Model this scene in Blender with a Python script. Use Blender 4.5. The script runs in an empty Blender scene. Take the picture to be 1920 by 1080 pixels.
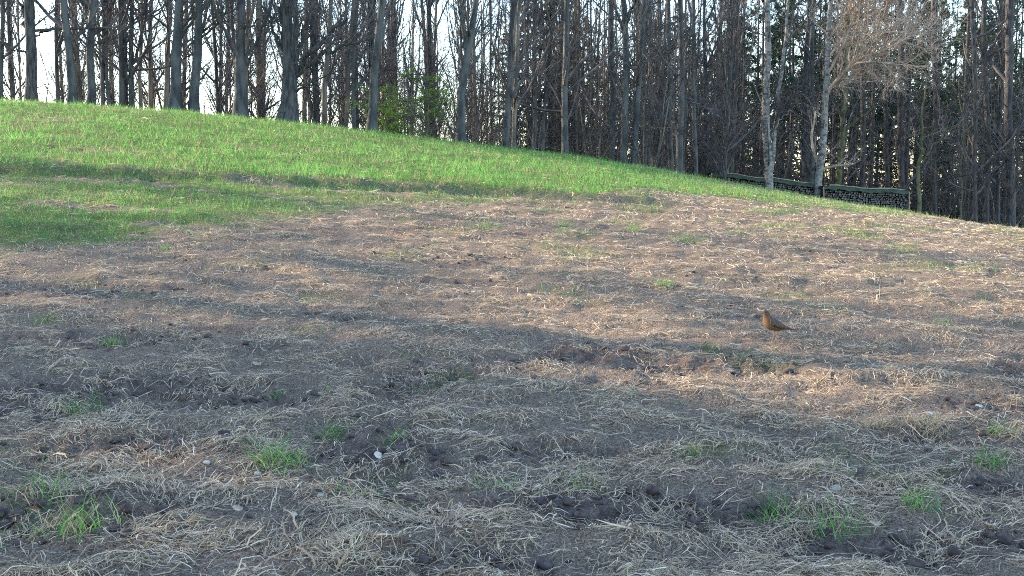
import bpy, math, random
import numpy as np
from mathutils import Vector

# ------------------------------------------------------------------ camera, sky, sun, exposure
SC = bpy.context.scene
COL = SC.collection
CAMZ = 1.2
FPX = 2059.0                                  # focal length in pixels of a 1920 wide picture
PITCH = math.atan(195 / FPX)
SUN_EL, SUN_AZ = math.radians(18.0), math.radians(22.0)    # azimuth: from the left (-X) turned this far to the back (+Y)

cam = bpy.data.cameras.new('camera')
cam.sensor_width = 36.0
cam.lens = 36.0 * FPX / 1920.0
cam.clip_start, cam.clip_end = 0.05, 12000
camo = bpy.data.objects.new('camera', cam)
COL.objects.link(camo)
camo.location = (0, 0, CAMZ)
camo.rotation_euler = (math.pi / 2 - PITCH, 0, 0)
SC.camera = camo

world = bpy.data.worlds.new('World')
SC.world = world
world.use_nodes = True
wn = world.node_tree
bg = wn.nodes['Background']
sky = wn.nodes.new('ShaderNodeTexSky')
sky.sky_type = 'NISHITA'
sky.sun_disc = False
sky.sun_elevation = SUN_EL
sky.sun_rotation = math.radians(-90) + SUN_AZ
sky.air_density, sky.dust_density, sky.ozone_density = 1.0, 0.3, 1.4
wn.links.new(sky.outputs[0], bg.inputs[0])
bg.inputs[1].default_value = 0.15

sun = bpy.data.lights.new('sun', 'SUN')
sun.energy = 3.8
sun.angle = math.radians(0.6)
sun.color = (1.0, 0.80, 0.57)
suno = bpy.data.objects.new('sun', sun)
COL.objects.link(suno)
SUNDIR = Vector((-math.cos(SUN_EL) * math.cos(SUN_AZ), math.cos(SUN_EL) * math.sin(SUN_AZ), math.sin(SUN_EL)))
suno.rotation_euler = (-SUNDIR).to_track_quat('-Z', 'Y').to_euler()

SC.view_settings.view_transform = 'Standard'
SC.view_settings.look = 'None'
SC.view_settings.gamma = 1.0
SC.view_settings.exposure = 2.42
SC.view_settings.use_curve_mapping = False
SC.cycles.use_denoising = False
SC.cycles.filter_width = 1.0
SC.cycles.max_bounces = 6
SC.cycles.diffuse_bounces = 3
SC.cycles.transparent_max_bounces = 8

# ------------------------------------------------------------------ numeric helpers
RNG = np.random.default_rng(408)
_perm = np.random.default_rng(7).permutation(256)
_perm = np.concatenate([_perm, _perm, _perm])
_ga = np.random.default_rng(8).uniform(0, 2 * np.pi, 256)
_gx, _gy = np.cos(_ga), np.sin(_ga)


def noise(x, y):
    """gradient noise, about -0.7 .. 0.7"""
    x = np.asarray(x, float); y = np.asarray(y, float)
    xi = np.floor(x).astype(int); yi = np.floor(y).astype(int)
    xf = x - xi; yf = y - yi
    xi &= 255; yi &= 255
    u = xf * xf * xf * (xf * (xf * 6 - 15) + 10); v = yf * yf * yf * (yf * (yf * 6 - 15) + 10)

    def g(ix, iy, dx, dy):
        h = _perm[_perm[ix & 255] + (iy & 255)]
        return _gx[h] * dx + _gy[h] * dy
    a = g(xi, yi, xf, yf); b = g(xi + 1, yi, xf - 1, yf)
    c = g(xi, yi + 1, xf, yf - 1); d = g(xi + 1, yi + 1, xf - 1, yf - 1)
    return (a + u * (b - a)) * (1 - v) + (c + u * (d - c)) * v


def fbm(x, y, o=3):
    s = 0; a = 1.0
    for k in range(o):
        s = s + a * noise(x * 2 ** k + 17.3 * k, y * 2 ** k - 9.1 * k); a *= 0.5
    return s


def sst(a, b, x):
    t = np.clip((x - a) / (b - a), 0, 1)
    return t * t * (3 - 2 * t)


def unit(v):
    return v / np.maximum(np.linalg.norm(v, axis=-1, keepdims=True), 1e-9)


# ------------------------------------------------------------------ terrain
XN = np.array([-30, -24, -18, -13, -9, -5, 0, 4, 8, 12, 16, 20, 25.])
ZC = np.array([3.632, 3.63, 3.559, 3.5, 3.28, 2.91, 2.292, 1.9, 1.208, 0.235, -0.04, -0.419, -0.684]) - .115 - .09 * np.clip((XN - 4) / 6, 0, 1)


def crest(x):
    return 29 + 9 * np.clip((x + 14) / 34, 0, 1)


def smin(a, b, k):
    h = np.clip(.5 + .5 * (b - a) / k, 0, 1)
    return b * (1 - h) + a * h - k * h * (1 - h)


def land(x, y):
    c = crest(x)
    t = (y - 4.5) / (c - 4.5)
    s = smin(-smin(-t, 0 * t, .25), 1 + 0 * t, .16)
    b = np.maximum(y - c, 0)
    z = np.interp(x, XN, ZC) * s - 1.3 * (1 - np.exp(-(b * b / (b + 3)) / 16))
    q = np.maximum(y - 75, 0)
    q2 = np.maximum(q - 500, 0)
    return z - 0.10 * q * q / (q + 25) + 0.084 * q2 * q2 / (q2 + 200)


def bare_mask(x, y):
    """1 where the soil lies open: patches left and at the near edge"""
    n = fbm(x * .9 + 3, y * .9, 3)
    b = .7 * sst(.12, .62, n + .16 * sst(-.3, -2.2, x) * sst(8, 4.5, y) - .12 * sst(5, 14, y))
    for cx, cy, rx, ry, w in BARE:
        b = np.maximum(b, w * .8 * sst(1.5, .3, np.hypot((x - cx) / rx, (y - cy) / ry) + .7 * n + .5 * noise(x * 6, y * 7)))
    return np.clip(b, 0, 1)


BARE = [(-2.05, 5.35, .9, .28, 1), (-1.4, 5.2, .5, .2, .8), (.15, 4.35, .3, .12, .8), (.35, 3.65, .5, .16, 1), (-.2, 3.62, .28, .12, .7),
        (1.75, 4.55, .35, .18, .7), (-2.4, 6.6, .5, .25, .8), (-1.5, 3.55, .5, .2, .8), (-3.3, 8.3, .7, .35, .7), (2.6, 5.2, .5, .2, .6),
        (1.1, 3.3, .5, .14, .8), (-1.55, 4.35, .5, .16, .6), (1.8, 16.2, 1.6, .35, .9), (-1.7, 12.3, .7, .25, .8), (2.2, 6.5, .25, .1, .8),
        (.55, 5.6, .3, .1, .6), (1.9, 3.9, .4, .15, .8), (-.5, 9.2, .5, .2, .6), (-1.1, 7.4, .5, .15, .5)]


def relief(x, y):
    r = np.hypot(x, y)
    f = sst(60, 30, r)
    h = .034 * fbm(x * 1.1, y * 1.6, 2) + .040 * fbm(x * 3.1 + 5, y * 4.4, 3) * sst(45, 14, r)
    b = bare_mask(x, y)
    h = h - .020 * b
    cl = np.abs(noise(x * 9.7, y * 9.7)) + .6 * np.abs(noise(x * 19 + 4, y * 19))
    h = h + (.020 + .060 * b) * (cl - .35) * sst(14, 6, r)
    # the step at the edge of the sown strip
    h = h + .12 * sst(-.14, .18, y - edge_line(x)) * sst(3.5, 1.5, x) * sst(40, 34, y)
    return h * f


EX = np.array([-14, -7.6, -5.3, -2.9, -.5, 1.8, 6])
EY = np.array([16.0, 16.35, 16.6, 16.9, 17.35, 17.25, 17.3])


def edge_line(x):
    return np.interp(x, EX, EY) + .10 * noise(x * 1.3, x * 0 + 3.3)


def ground(x, y):
    x = np.asarray(x, float); y = np.asarray(y, float)
    return land(x, y) + relief(x, y)


GX = np.array([-16, -7.6, -.5, 1.4, 1.9, 2.4, 4.0, 6.0, 7.5, 10, 14, 20])
GY = np.array([16.0, 16.35, 17.35, 17.3, 18.6, 20.2, 19.8, 19.0, 20.5, 24, 28, 34])
BX = np.array([-16, -5, -4, -2.7, -1.9, 0, 2, 6])
BY = np.array([9.2, 9.9, 11.0, 12.8, 14.8, 16.4, 17.2, 18])


def green_mask(x, y):
    """share of living grass at a place"""
    n = fbm(x * .8 + 40, y * .8, 3)
    n2 = fbm(x * .35 + 11, y * 1.6 + 5, 3)
    gy = np.interp(x, GX, GY)
    d = y - gy
    full = sst(-.15, .35, d + .5 * n * sst(1, 3, x))
    thin = 1 - .55 * sst(1.5, 9, x)
    top = full * thin * (1 - .45 * sst(.12, .5, n2))
    by = np.interp(x, BX, BY) + 1.4 * n
    mix = sst(-.6, 1.2, y - by) * (1 - full) * sst(-.05, .22, n2 + .25 * n + .18 + .22 * sst(-1, -4.5, x)) * (.6 + .3 * sst(-1, -4.5, x)) * sst(3.2, 1.2, x)
    belt = .40 * sst(.22, .48, n + .05) * sst(9, 13, y) * (1 - full)
    low = .16 * sst(.30, .60, fbm(x * 1.1 + 70, y * 1.3, 3)) + .05 * sst(.1, .5, n) * sst(6.5, 4, y)
    g = np.maximum(np.maximum(top, mix), np.maximum(low, belt))
    return g * sst(8, -1, y - crest(x) - 2)


# ------------------------------------------------------------------ mesh helpers
def new_mesh(name, V, F4=None, F3=None, col=None, mats=(), smooth=False, fmat=None):
    me = bpy.data.meshes.new(name)
    V = np.asarray(V, np.float32).reshape(-1, 3)
    parts = []; tot = []
    if F4 is not None and len(F4):
        F4 = np.asarray(F4, np.int32).reshape(-1, 4); parts.append(F4.ravel()); tot.append(np.full(len(F4), 4, np.int32))
    if F3 is not None and len(F3):
        F3 = np.asarray(F3, np.int32).reshape(-1, 3); parts.append(F3.ravel()); tot.append(np.full(len(F3), 3, np.int32))
    loops = np.concatenate(parts); tot = np.concatenate(tot)
    me.vertices.add(len(V)); me.vertices.foreach_set('co', V.ravel())
    me.loops.add(len(loops)); me.loops.foreach_set('vertex_index', loops)
    me.polygons.add(len(tot))
    st = np.zeros(len(tot), np.int32); st[1:] = np.cumsum(tot)[:-1]
    me.polygons.foreach_set('loop_start', st)
    if smooth:
        me.polygons.foreach_set('use_smooth', np.ones(len(tot), bool))
    for m in mats:
        me.materials.append(m)
    if fmat is not None:
        me.polygons.foreach_set('material_index', np.asarray(fmat, np.int32))
    me.update(calc_edges=True)
    if col is not None:
        for nm, c in (col if isinstance(col, dict) else {'Col': col}).items():
            c = np.asarray(c, np.float32)
            if c.ndim == 1:
                at = me.attributes.new(nm, 'FLOAT', 'POINT'); at.data.foreach_set('value', c)
            else:
                if c.shape[1] == 3:
                    c = np.concatenate([c, np.ones((len(c), 1), np.float32)], 1)
                at = me.attributes.new(nm, 'FLOAT_COLOR', 'POINT'); at.data.foreach_set('color', c.ravel())
    return me


def obj(name, me, parent=None, loc=None, rot=None):
    o = bpy.data.objects.new(name, me)
    COL.objects.link(o)
    if parent is not None:
        o.parent = parent
    if loc is not None:
        o.location = loc
    if rot is not None:
        o.rotation_euler = rot
    return o


def tag(o, label=None, cat=None, group=None, kind=None):
    if label: o['label'] = label
    if cat: o['category'] = cat
    if group: o['group'] = group
    if kind: o['kind'] = kind
    return o


def empty(name, loc, label, cat, group=None, rz=0.0):
    o = obj(name, None, loc=loc, rot=(0, 0, rz))
    o.empty_display_size = .1
    return tag(o, label, cat, group)


def copy_tree(o, parent=None):
    c = o.copy(); COL.objects.link(c); c.parent = parent
    for ch in o.children:
        copy_tree(ch, c)
    return c


def tubes(P, R, sides):
    """N swept tubes: P (N,K,3), R (N,K) -> verts, quads"""
    P = np.asarray(P, float); R = np.asarray(R, float)
    N, K, _ = P.shape
    T = unit(np.gradient(P, axis=1))
    main = unit(P[:, -1] - P[:, 0])
    ref = np.where(np.abs(main[:, 2:3]) > .8, np.array([[1., 0, 0]]), np.array([[0, 0, 1.]]))[:, None, :]
    A = unit(np.cross(T, np.broadcast_to(ref, T.shape))); B = np.cross(T, A)
    an = np.arange(sides) * 2 * np.pi / sides
    V = P[:, :, None, :] + R[:, :, None, None] * (np.cos(an)[None, None, :, None] * A[:, :, None, :] + np.sin(an)[None, None, :, None] * B[:, :, None, :])
    idx = np.arange(N * K * sides).reshape(N, K, sides)
    a = idx[:, :-1, :]; b = np.roll(a, -1, 2); d = idx[:, 1:, :]; c = np.roll(d, -1, 2)
    return V.reshape(-1, 3), np.stack([a, b, c, d], -1).reshape(-1, 4)


def ribbons(P, W, S):
    """N flat blades: P (N,K,3) centre lines, W (N,K) half widths, S (N,3) or (N,K,3) side vectors"""
    N, K, _ = P.shape
    if S.ndim == 2:
        S = S[:, None, :]
    V = np.stack([P - W[:, :, None] * S, P + W[:, :, None] * S], 2).reshape(-1, 3)
    idx = np.arange(N * K * 2).reshape(N, K, 2)
    Q = np.stack([idx[:, :-1, 0], idx[:, :-1, 1], idx[:, 1:, 1], idx[:, 1:, 0]], -1).reshape(-1, 4)
    return V, Q


def join(sets):
    Vs, Qs, n = [], [], 0
    for V, Q in sets:
        Vs.append(V); Qs.append(Q + n); n += len(V)
    return np.concatenate(Vs), np.concatenate(Qs)


# ------------------------------------------------------------------ materials
def mat(name, base, rough=.9, var=None, scale=(8, 8, 8), detail=4, attr=None, translucent=0, bump=0, bscale=None, spec=.2, ramp=(.40, .60)):
    m = bpy.data.materials.new(name); m.use_nodes = True
    nt = m.node_tree; N = nt.nodes; L = nt.links
    p = N['Principled BSDF']; p.inputs['Roughness'].default_value = rough
    p.inputs['Specular IOR Level'].default_value = spec
    out = N['Material Output']
    src = None
    if attr:
        a = N.new('ShaderNodeAttribute'); a.attribute_name = attr; src = a.outputs['Color']
    tc = N.new('ShaderNodeTexCoord')
    if var is not None:
        mp = N.new('ShaderNodeMapping'); mp.inputs['Scale'].default_value = scale
        L.new(tc.outputs['Object'], mp.inputs['Vector'])
        nz = N.new('ShaderNodeTexNoise'); nz.inputs['Scale'].default_value = 1; nz.inputs['Detail'].default_value = detail
        L.new(mp.outputs[0], nz.inputs['Vector'])
        rp = N.new('ShaderNodeValToRGB')
        rp.color_ramp.elements[0].position, rp.color_ramp.elements[1].position = ramp
        if attr:
            mx = N.new('ShaderNodeMix'); mx.data_type = 'RGBA'; mx.blend_type = 'MULTIPLY'; mx.inputs[0].default_value = 1
            rp.color_ramp.elements[0].color = (*base, 1); rp.color_ramp.elements[1].color = (*var, 1)
            L.new(src, mx.inputs[6]); L.new(rp.outputs[0], mx.inputs[7]); src = mx.outputs[2]
        else:
            rp.color_ramp.elements[0].color = (*base, 1); rp.color_ramp.elements[1].color = (*var, 1)
            src = rp.outputs[0]
        L.new(nz.outputs[0], rp.inputs[0])
    if src is not None:
        L.new(src, p.inputs['Base Color'])
    else:
        p.inputs['Base Color'].default_value = (*base, 1)
    if bump:
        mp2 = N.new('ShaderNodeMapping'); mp2.inputs['Scale'].default_value = bscale or scale
        L.new(tc.outputs['Object'], mp2.inputs['Vector'])
        n2 = N.new('ShaderNodeTexNoise'); n2.inputs['Scale'].default_value = 1; n2.inputs['Detail'].default_value = 6
        L.new(mp2.outputs[0], n2.inputs['Vector'])
        b = N.new('ShaderNodeBump'); b.inputs['Strength'].default_value = 1; b.inputs['Distance'].default_value = bump
        L.new(n2.outputs[0], b.inputs['Height']); L.new(b.outputs[0], p.inputs['Normal'])
    if translucent:
        t = N.new('ShaderNodeBsdfTranslucent')
        if src is not None:
            L.new(src, t.inputs[0])
        else:
            t.inputs[0].default_value = (*base, 1)
        ms = N.new('ShaderNodeMixShader'); ms.inputs[0].default_value = translucent
        L.new(p.outputs[0], ms.inputs[1]); L.new(t.outputs[0], ms.inputs[2]); L.new(ms.outputs[0], out.inputs[0])
    return m


M_STRAW = mat('dead_grass', (1, 1, 1), .8, attr='Col', translucent=.25)
M_GRASS = mat('living_grass', (1, 1, 1), .6, attr='Col', translucent=.45, spec=.25)
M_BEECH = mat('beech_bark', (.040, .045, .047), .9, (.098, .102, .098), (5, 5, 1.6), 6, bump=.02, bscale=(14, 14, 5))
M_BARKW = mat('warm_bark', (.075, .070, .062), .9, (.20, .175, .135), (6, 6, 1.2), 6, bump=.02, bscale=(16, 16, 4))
M_OAK = mat('oak_bark', (.032, .034, .034), .95, (.085, .087, .082), (16, 16, 3), 6, bump=.05, bscale=(22, 22, 4))
M_PINE = mat('pine_bark', (.040, .040, .043), .95, (.095, .085, .080), (10, 10, 3), 6, bump=.05, bscale=(14, 14, 5))
M_BIRCH = mat('pale_blotched_bark', (.085, .083, .075), .85, (.25, .245, .225), (5, 5, 9), 5, bump=.02, bscale=(8, 8, 18), ramp=(.38, .55))
M_TWIG = mat('twigs', (.058, .056, .058), .9, (.12, .112, .108), (1.5, 1.5, 1.5), 3)
M_TWIGW = mat('sunlit_budding_twigs', (.38, .29, .22), .9, (.58, .46, .36), (1.5, 1.5, 1.5), 3)  # tan-pink buds, paled so the sunlit crown is painted into the colour
M_MOSS = mat('mossy_bark', (.06, .07, .03), .95, (.13, .125, .07), (6, 6, 4), 5, bump=.02, bscale=(16, 16, 10))
M_SPRUCE = mat('spruce_needles', (.022, .042, .022), .7, (.05, .075, .035), (2, 2, 2), 3, translucent=.15)
M_PINEN = mat('pine_needles', (.028, .05, .034), .7, (.06, .085, .055), (2, 2, 2), 3, translucent=.15)
M_LEAF = mat('fresh_leaves', (.095, .20, .03), .6, (.17, .29, .045), (1.5, 1.5, 3), 3, translucent=.5)
M_TARP = mat('green_tarpaulin', (.014, .032, .014), .6, (.030, .055, .026), (3, 3, 3), 3, spec=.4)
M_LOG = mat('split_logs', (.75, .75, .75), .9, (1.15, 1.15, 1.15), (30, 30, 30), 4, attr='Col')
M_WOOD = mat('weathered_wood', (.22, .17, .12), .9, (.38, .31, .23), (4, 20, 20), 4)
M_CLOD = mat('soil_clods', (.052, .041, .040), 1, (.10, .08, .074), (25, 25, 25), 4, bump=.01, bscale=(60, 60, 60), spec=.1)
M_DLEAF = mat('dry_leaf', (.33, .24, .17), .8, (.50, .41, .33), (30, 30, 30), 3, translucent=.2)
M_PALE = mat('bleached_leaf', (.46, .41, .36), .8, (.66, .60, .54), (30, 30, 30), 3, translucent=.1)
M_STONE = mat('field_stone', (.24, .22, .19), .9, (.42, .39, .34), (30, 30, 30), 4, bump=.004, bscale=(90, 90, 90))


def ground_material():
    m = bpy.data.materials.new('field_soil'); m.use_nodes = True
    nt = m.node_tree; N = nt.nodes; L = nt.links
    p = N['Principled BSDF']; p.inputs['Roughness'].default_value = 1; p.inputs['Specular IOR Level'].default_value = .08
    geo = N.new('ShaderNodeNewGeometry')

    def nz(scale, det=5, vec=None, dist=0.0):
        n = N.new('ShaderNodeTexNoise'); n.inputs['Scale'].default_value = scale; n.inputs['Detail'].default_value = det; n.inputs['Distortion'].default_value = dist
        L.new(vec or geo.outputs['Position'], n.inputs['Vector']); return n.outputs[0]

    def ramp(fac, c0, c1, p0=.35, p1=.65):
        r = N.new('ShaderNodeValToRGB'); e = r.color_ramp.elements
        e[0].position, e[1].position = p0, p1; e[0].color = (*c0, 1); e[1].color = (*c1, 1)
        L.new(fac, r.inputs[0]); return r.outputs[0]

    def mix(fac, a, b):
        x = N.new('ShaderNodeMix'); x.data_type = 'RGBA'
        L.new(fac, x.inputs[0]); L.new(a, x.inputs[6]); L.new(b, x.inputs[7]); return x.outputs[2]

    def att(n):
        a = N.new('ShaderNodeAttribute'); a.attribute_name = n; return a.outputs['Fac']
    soil = ramp(nz(13, 8), (.056, .042, .037), (.155, .117, .102))
    straw = ramp(nz(60, 8, None, 2.5), (.088, .068, .052), (.42, .325, .235), .40, .64)
    far = ramp(nz(.02, 3), (.10, .14, .05), (.20, .19, .09))
    turf = ramp(nz(20, 6), (.05, .075, .022), (.13, .19, .05))
    litter = ramp(nz(9, 8), (.05, .035, .026), (.16, .105, .07))
    c = mix(att('straw'), soil, straw)
    c = mix(att('green'), c, turf)
    c = mix(att('wood'), c, litter)
    c = mix(att('far'), c, far)
    L.new(c, p.inputs['Base Color'])
    b = N.new('ShaderNodeBump'); b.inputs['Distance'].default_value = .03; b.inputs['Strength'].default_value = .9
    L.new(nz(58, 8, None, 2.0), b.inputs['Height']); L.new(b.outputs[0], p.inputs['Normal'])
    return m


# ------------------------------------------------------------------ the ground: one sheet from the camera's foot to the horizon
def build_ground():
    fine = np.radians(np.linspace(-34, 34, 430))
    rest = np.radians(np.linspace(34, 326, 60))[1:-1]
    az = np.concatenate([fine, rest])
    r = np.concatenate([[.35, .8, 1.3, 1.8], np.geomspace(2.2, 46, 300), np.geomspace(46, 110, 40)[1:], np.geomspace(110, 9000, 30)[1:]])
    A, Rr = np.meshgrid(az, r)
    X = Rr * np.sin(A); Y = Rr * np.cos(A)
    Z = ground(X, Y)
    n, k = X.shape
    V = np.stack([X, Y, Z], -1).reshape(-1, 3)
    idx = np.arange(n * k).reshape(n, k)
    a = idx[:-1]; b = np.roll(a, -1, 1); d = idx[1:]; c = np.roll(d, -1, 1)
    Q = np.stack([a, d, c, b], -1).reshape(-1, 4)
    V = np.concatenate([V, [[0, 0, float(ground(0, 0))]]])
    ce = len(V) - 1
    T = np.stack([np.full(k, ce), idx[0], np.roll(idx[0], -1)], -1)
    x, y = V[:, 0], V[:, 1]
    ba = bare_mask(x, y)
    wood = sst(0, 4, y - crest(x) - 1.5)
    cols = dict(straw=np.clip((1 - ba) * .75 * (1 - wood), 0, 1), green=green_mask(x, y) ** .8 * .9, wood=wood, far=sst(80, 130, np.hypot(x, y)))
    me = new_mesh('field', V, Q, T, cols, (ground_material(),), smooth=True)
    return tag(obj('field', me), kind='structure')


build_ground()


# ------------------------------------------------------------------ dead grass and living grass (stuff)
def scatter(n, y0, y1, p, rng, half=.56, pad=1.3):
    q = 1 - p
    t = rng.random(n)
    y = (y0 ** q + t * (y1 ** q - y0 ** q)) ** (1 / q)
    x = rng.uniform(-1, 1, n) * (half * y + pad)
    return x, y


def build_straw():
    rng = np.random.default_rng(21)
    x, y = scatter(690000, 1.9, 44, 1.2, rng)
    ba = bare_mask(x, y); g = green_mask(x, y)
    cl = fbm(x * 3.1, y * 3.8, 3)
    dens = (.44 + 1.5 * cl + .25 * fbm(x * .8 + 31, y * .8, 2)) * (1 - .80 * ba) * (1 - .85 * np.clip(g * 1.5, 0, 1)) * sst(1.5, -1, y - crest(x))
    k = rng.random(len(x)) < np.clip(dens, .05, 1)
    x, y, cl, ba = x[k], y[k], cl[k], ba[k]
    n = len(x)
    big = np.clip(y / 6.5, 1, 3.4)
    ln = np.clip(rng.lognormal(math.log(.050), .6, n), .012, .17) * big ** .7
    # stalks lie in combed mats: neighbours share a direction, some lie across
    a = 5.5 * fbm(x * .9 + 80, y * .9, 2) + rng.normal(0, .75, n) + np.where(rng.random(n) < .2, rng.uniform(0, 6.3, n), 0)
    b1 = rng.normal(0, .55, n); b2 = b1 + rng.normal(0, .6, n)
    tilt = np.abs(rng.normal(0, .13, n))
    P = np.zeros((n, 4, 3))
    P[:, 0, 0], P[:, 0, 1] = x, y
    for i, aa in ((1, a), (2, a + b1), (3, a + b2)):
        P[:, i, 0] = P[:, i - 1, 0] + ln / 3 * np.cos(aa); P[:, i, 1] = P[:, i - 1, 1] + ln / 3 * np.sin(aa)
    gz = ground(P[:, :, 0].ravel(), P[:, :, 1].ravel()).reshape(n, 4)
    lift = np.abs(rng.normal(.003, .008, n)) + .018 * np.clip(cl, 0, 1) - .002
    arch = rng.uniform(0, .008, n)
    P[:, :, 2] = gz + lift[:, None] + (ln * tilt)[:, None] * np.array([0, .33, .66, 1]) * rng.choice([1, .2, -.3], n)[:, None] + arch[:, None] * np.array([0, 1, 1, .2])
    w = (.00085 + .0009 * rng.random(n) ** 2) * big ** 1.1
    leafy = rng.random(n) < .07
    w = np.where(leafy, w * 2.4, w)
    W = w[:, None] * np.array([.8, 1, .9, .35])
    S = unit(np.stack([-np.sin(a + b1 * .5), np.cos(a + b1 * .5), rng.normal(0, .5, n)], -1))
    base = np.array([[.48, .37, .25], [.64, .52, .375], [.29, .22, .155], [.40, .35, .21], [.56, .41, .285], [.74, .64, .50], [.16, .12, .085]])
    c = base[rng.choice(7, n, p=[.29, .22, .14, .10, .09, .10, .06])] * rng.uniform(.7, 1.2, (n, 1))
    c[leafy] = c[leafy] * np.array([.85, .78, .7])
    nr = (y < 7) & (ln > .045)
    f2 = [0, 1, 3]
    V, Q = join([ribbons(P[nr], W[nr], S[nr]), ribbons(P[~nr][:, f2], W[~nr][:, f2], S[~nr])])
    col = np.concatenate([np.repeat(c[nr], 8, 0), np.repeat(c[~nr], 6, 0)])
    me = new_mesh('dead_grass', V, Q, None, col, (M_STRAW,))
    print('straw', n, int(nr.sum()))
    tag(obj('dead_grass', me), 'matted dead grass stalks lying all over the brown field', 'dead grass', kind='stuff')


def blades(x, y, ln, lean, rng, width=.0022, K=3):
    n = len(x)
    a = rng.uniform(0, 2 * np.pi, n)
    d = np.stack([np.cos(a), np.sin(a)], -1)
    t = np.linspace(0, 1, K)
    P = np.zeros((n, K, 3))
    out = (ln * lean)[:, None] * t[None, :] ** 1.6
    P[:, :, 0] = x[:, None] + d[:, :1] * out; P[:, :, 1] = y[:, None] + d[:, 1:] * out
    P[:, :, 2] = ground(x, y)[:, None] - .006 + (ln * np.sqrt(np.maximum(1 - lean ** 2, .05)))[:, None] * t[None, :] ** .9
    W = np.outer(width, np.linspace(1, .25, K)) if np.ndim(width) else np.full((n, K), width) * np.linspace(1, .25, K)
    sa = rng.uniform(0, np.pi, n)
    S = np.stack([np.cos(sa), np.sin(sa), np.zeros(n)], -1)
    return ribbons(P, W, S)


GREENS = np.array([[.070, .25, .04], [.10, .32, .055], [.15, .37, .07], [.045, .165, .05], [.22, .36, .09]])


def build_grass():
    rng = np.random.default_rng(33)
    x, y = scatter(900000, 2.2, 44, .95, rng, .58, 1.0)
    g = green_mask(x, y)
    tuft = fbm(x * 3.3, y * 5, 3)
    k = rng.random(len(x)) < g * np.clip(.60 + 1.0 * tuft, .05, 1)
    x, y, g = x[k], y[k], g[k]
    n = len(x)
    tall = sst(-.2, .3, y - np.interp(x, GX, GY))
    big = np.clip(y / 10, 1, 2.2)
    ln = rng.uniform(.03, .085, n) * (1 + .35 * tall * sst(8, 2, x)) * (1 + .6 * noise(x * .6, y * 2.0) + .5 * noise(x * 2.5 + 9, y * 4)) * (1 + .5 * sst(.9, .1, np.abs(y - edge_line(x) - .35)) * tall) * big ** .25
    ln = np.maximum(ln, .02) * (1 + .8 * sst(.22, .5, noise(x * 1.3 + 7, y * 1.6)))
    lean = np.clip(rng.normal(.60, .22, n), .08, .97)
    c = GREENS[rng.choice(5, n, p=[.27, .33, .2, .12, .08])] * rng.uniform(.7, 1.2, (n, 1))
    c = c * (1 + .6 * fbm(x * .5 + 3, y * 1.1, 2) + .55 * fbm(x * 1.7, y * 3.1 + 4, 2))[:, None].clip(.45, 1.6)
    dry = rng.random(n) < .10 + .25 * sst(2, 9, x) + .30 * sst(.10, .45, fbm(x * .35 + 11, y * 1.6 + 5, 3))
    c[dry] = np.array([.36, .29, .16]) * rng.uniform(.7, 1.2, (dry.sum(), 1))
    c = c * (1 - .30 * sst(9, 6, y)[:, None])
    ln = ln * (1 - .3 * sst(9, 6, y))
    far = y > 17.5
    sets, cols = [], []
    for sel, K in ((~far, 3), (far, 2)):
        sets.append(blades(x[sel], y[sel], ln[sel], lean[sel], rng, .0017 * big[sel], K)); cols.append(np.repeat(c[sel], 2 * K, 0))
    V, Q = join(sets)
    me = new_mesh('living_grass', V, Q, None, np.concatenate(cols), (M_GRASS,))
    print('grass', n, int(far.sum()))
    tag(obj('living_grass', me), 'bright green young grass covering the upper slope', 'grass', kind='stuff')


build_straw()
build_grass()


# ------------------------------------------------------------------ trees
def at(px, py, Y):
    """the point at distance Y that a pixel of the 1920 wide photograph looks at"""
    cx = (px - 960) / FPX; cy = -(py - 540) / FPX
    c, s = math.cos(PITCH), math.sin(PITCH)
    k = Y / (c + cy * s)
    return np.array([cx * k, Y, CAMZ + k * (-s + cy * c)])


def resample(P, R, K):
    P = np.asarray(P, float); R = np.asarray(R, float)
    s = np.concatenate([[0], np.cumsum(np.linalg.norm(np.diff(P, axis=0), axis=1))])
    t = np.linspace(0, s[-1], K)
    Q = np.stack([np.interp(t, s, P[:, i]) for i in range(3)], -1)
    for _ in range(2):
        Q[1:-1] = .25 * Q[:-2] + .5 * Q[1:-1] + .25 * Q[2:]
    return Q, np.interp(t, s, R)


def sweep(start, d, ln, K, rng, curl, wander):
    """N branches grown from start along d: curl lifts them, wander bends them"""
    N = len(start)
    P = np.zeros((N, K, 3)); P[:, 0] = start
    d = d.copy()
    for k in range(1, K):
        d = unit(d + rng.normal(0, wander, (N, 3)) + np.array([0, 0, 1]) * np.reshape(curl, (-1, 1)))
        P[:, k] = P[:, k - 1] + d * (ln / (K - 1))[:, None]
    return P


def along(P, R, per, t0, t1, rng):
    """pick per child seats on each of N polylines -> pos, dir, radius, parent index"""
    N, K, _ = P.shape
    i = np.repeat(np.arange(N), per)
    t = rng.uniform(t0, t1, N * per) * (K - 1)
    k = np.minimum(t.astype(int), K - 2); f = (t - k)[:, None]
    pos = P[i, k] * (1 - f) + P[i, k + 1] * f
    d = unit(P[i, k + 1] - P[i, k])
    r = R[i, k] * (1 - f[:, 0]) + R[i, k + 1] * f[:, 0]
    return pos, d, r, i


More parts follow.
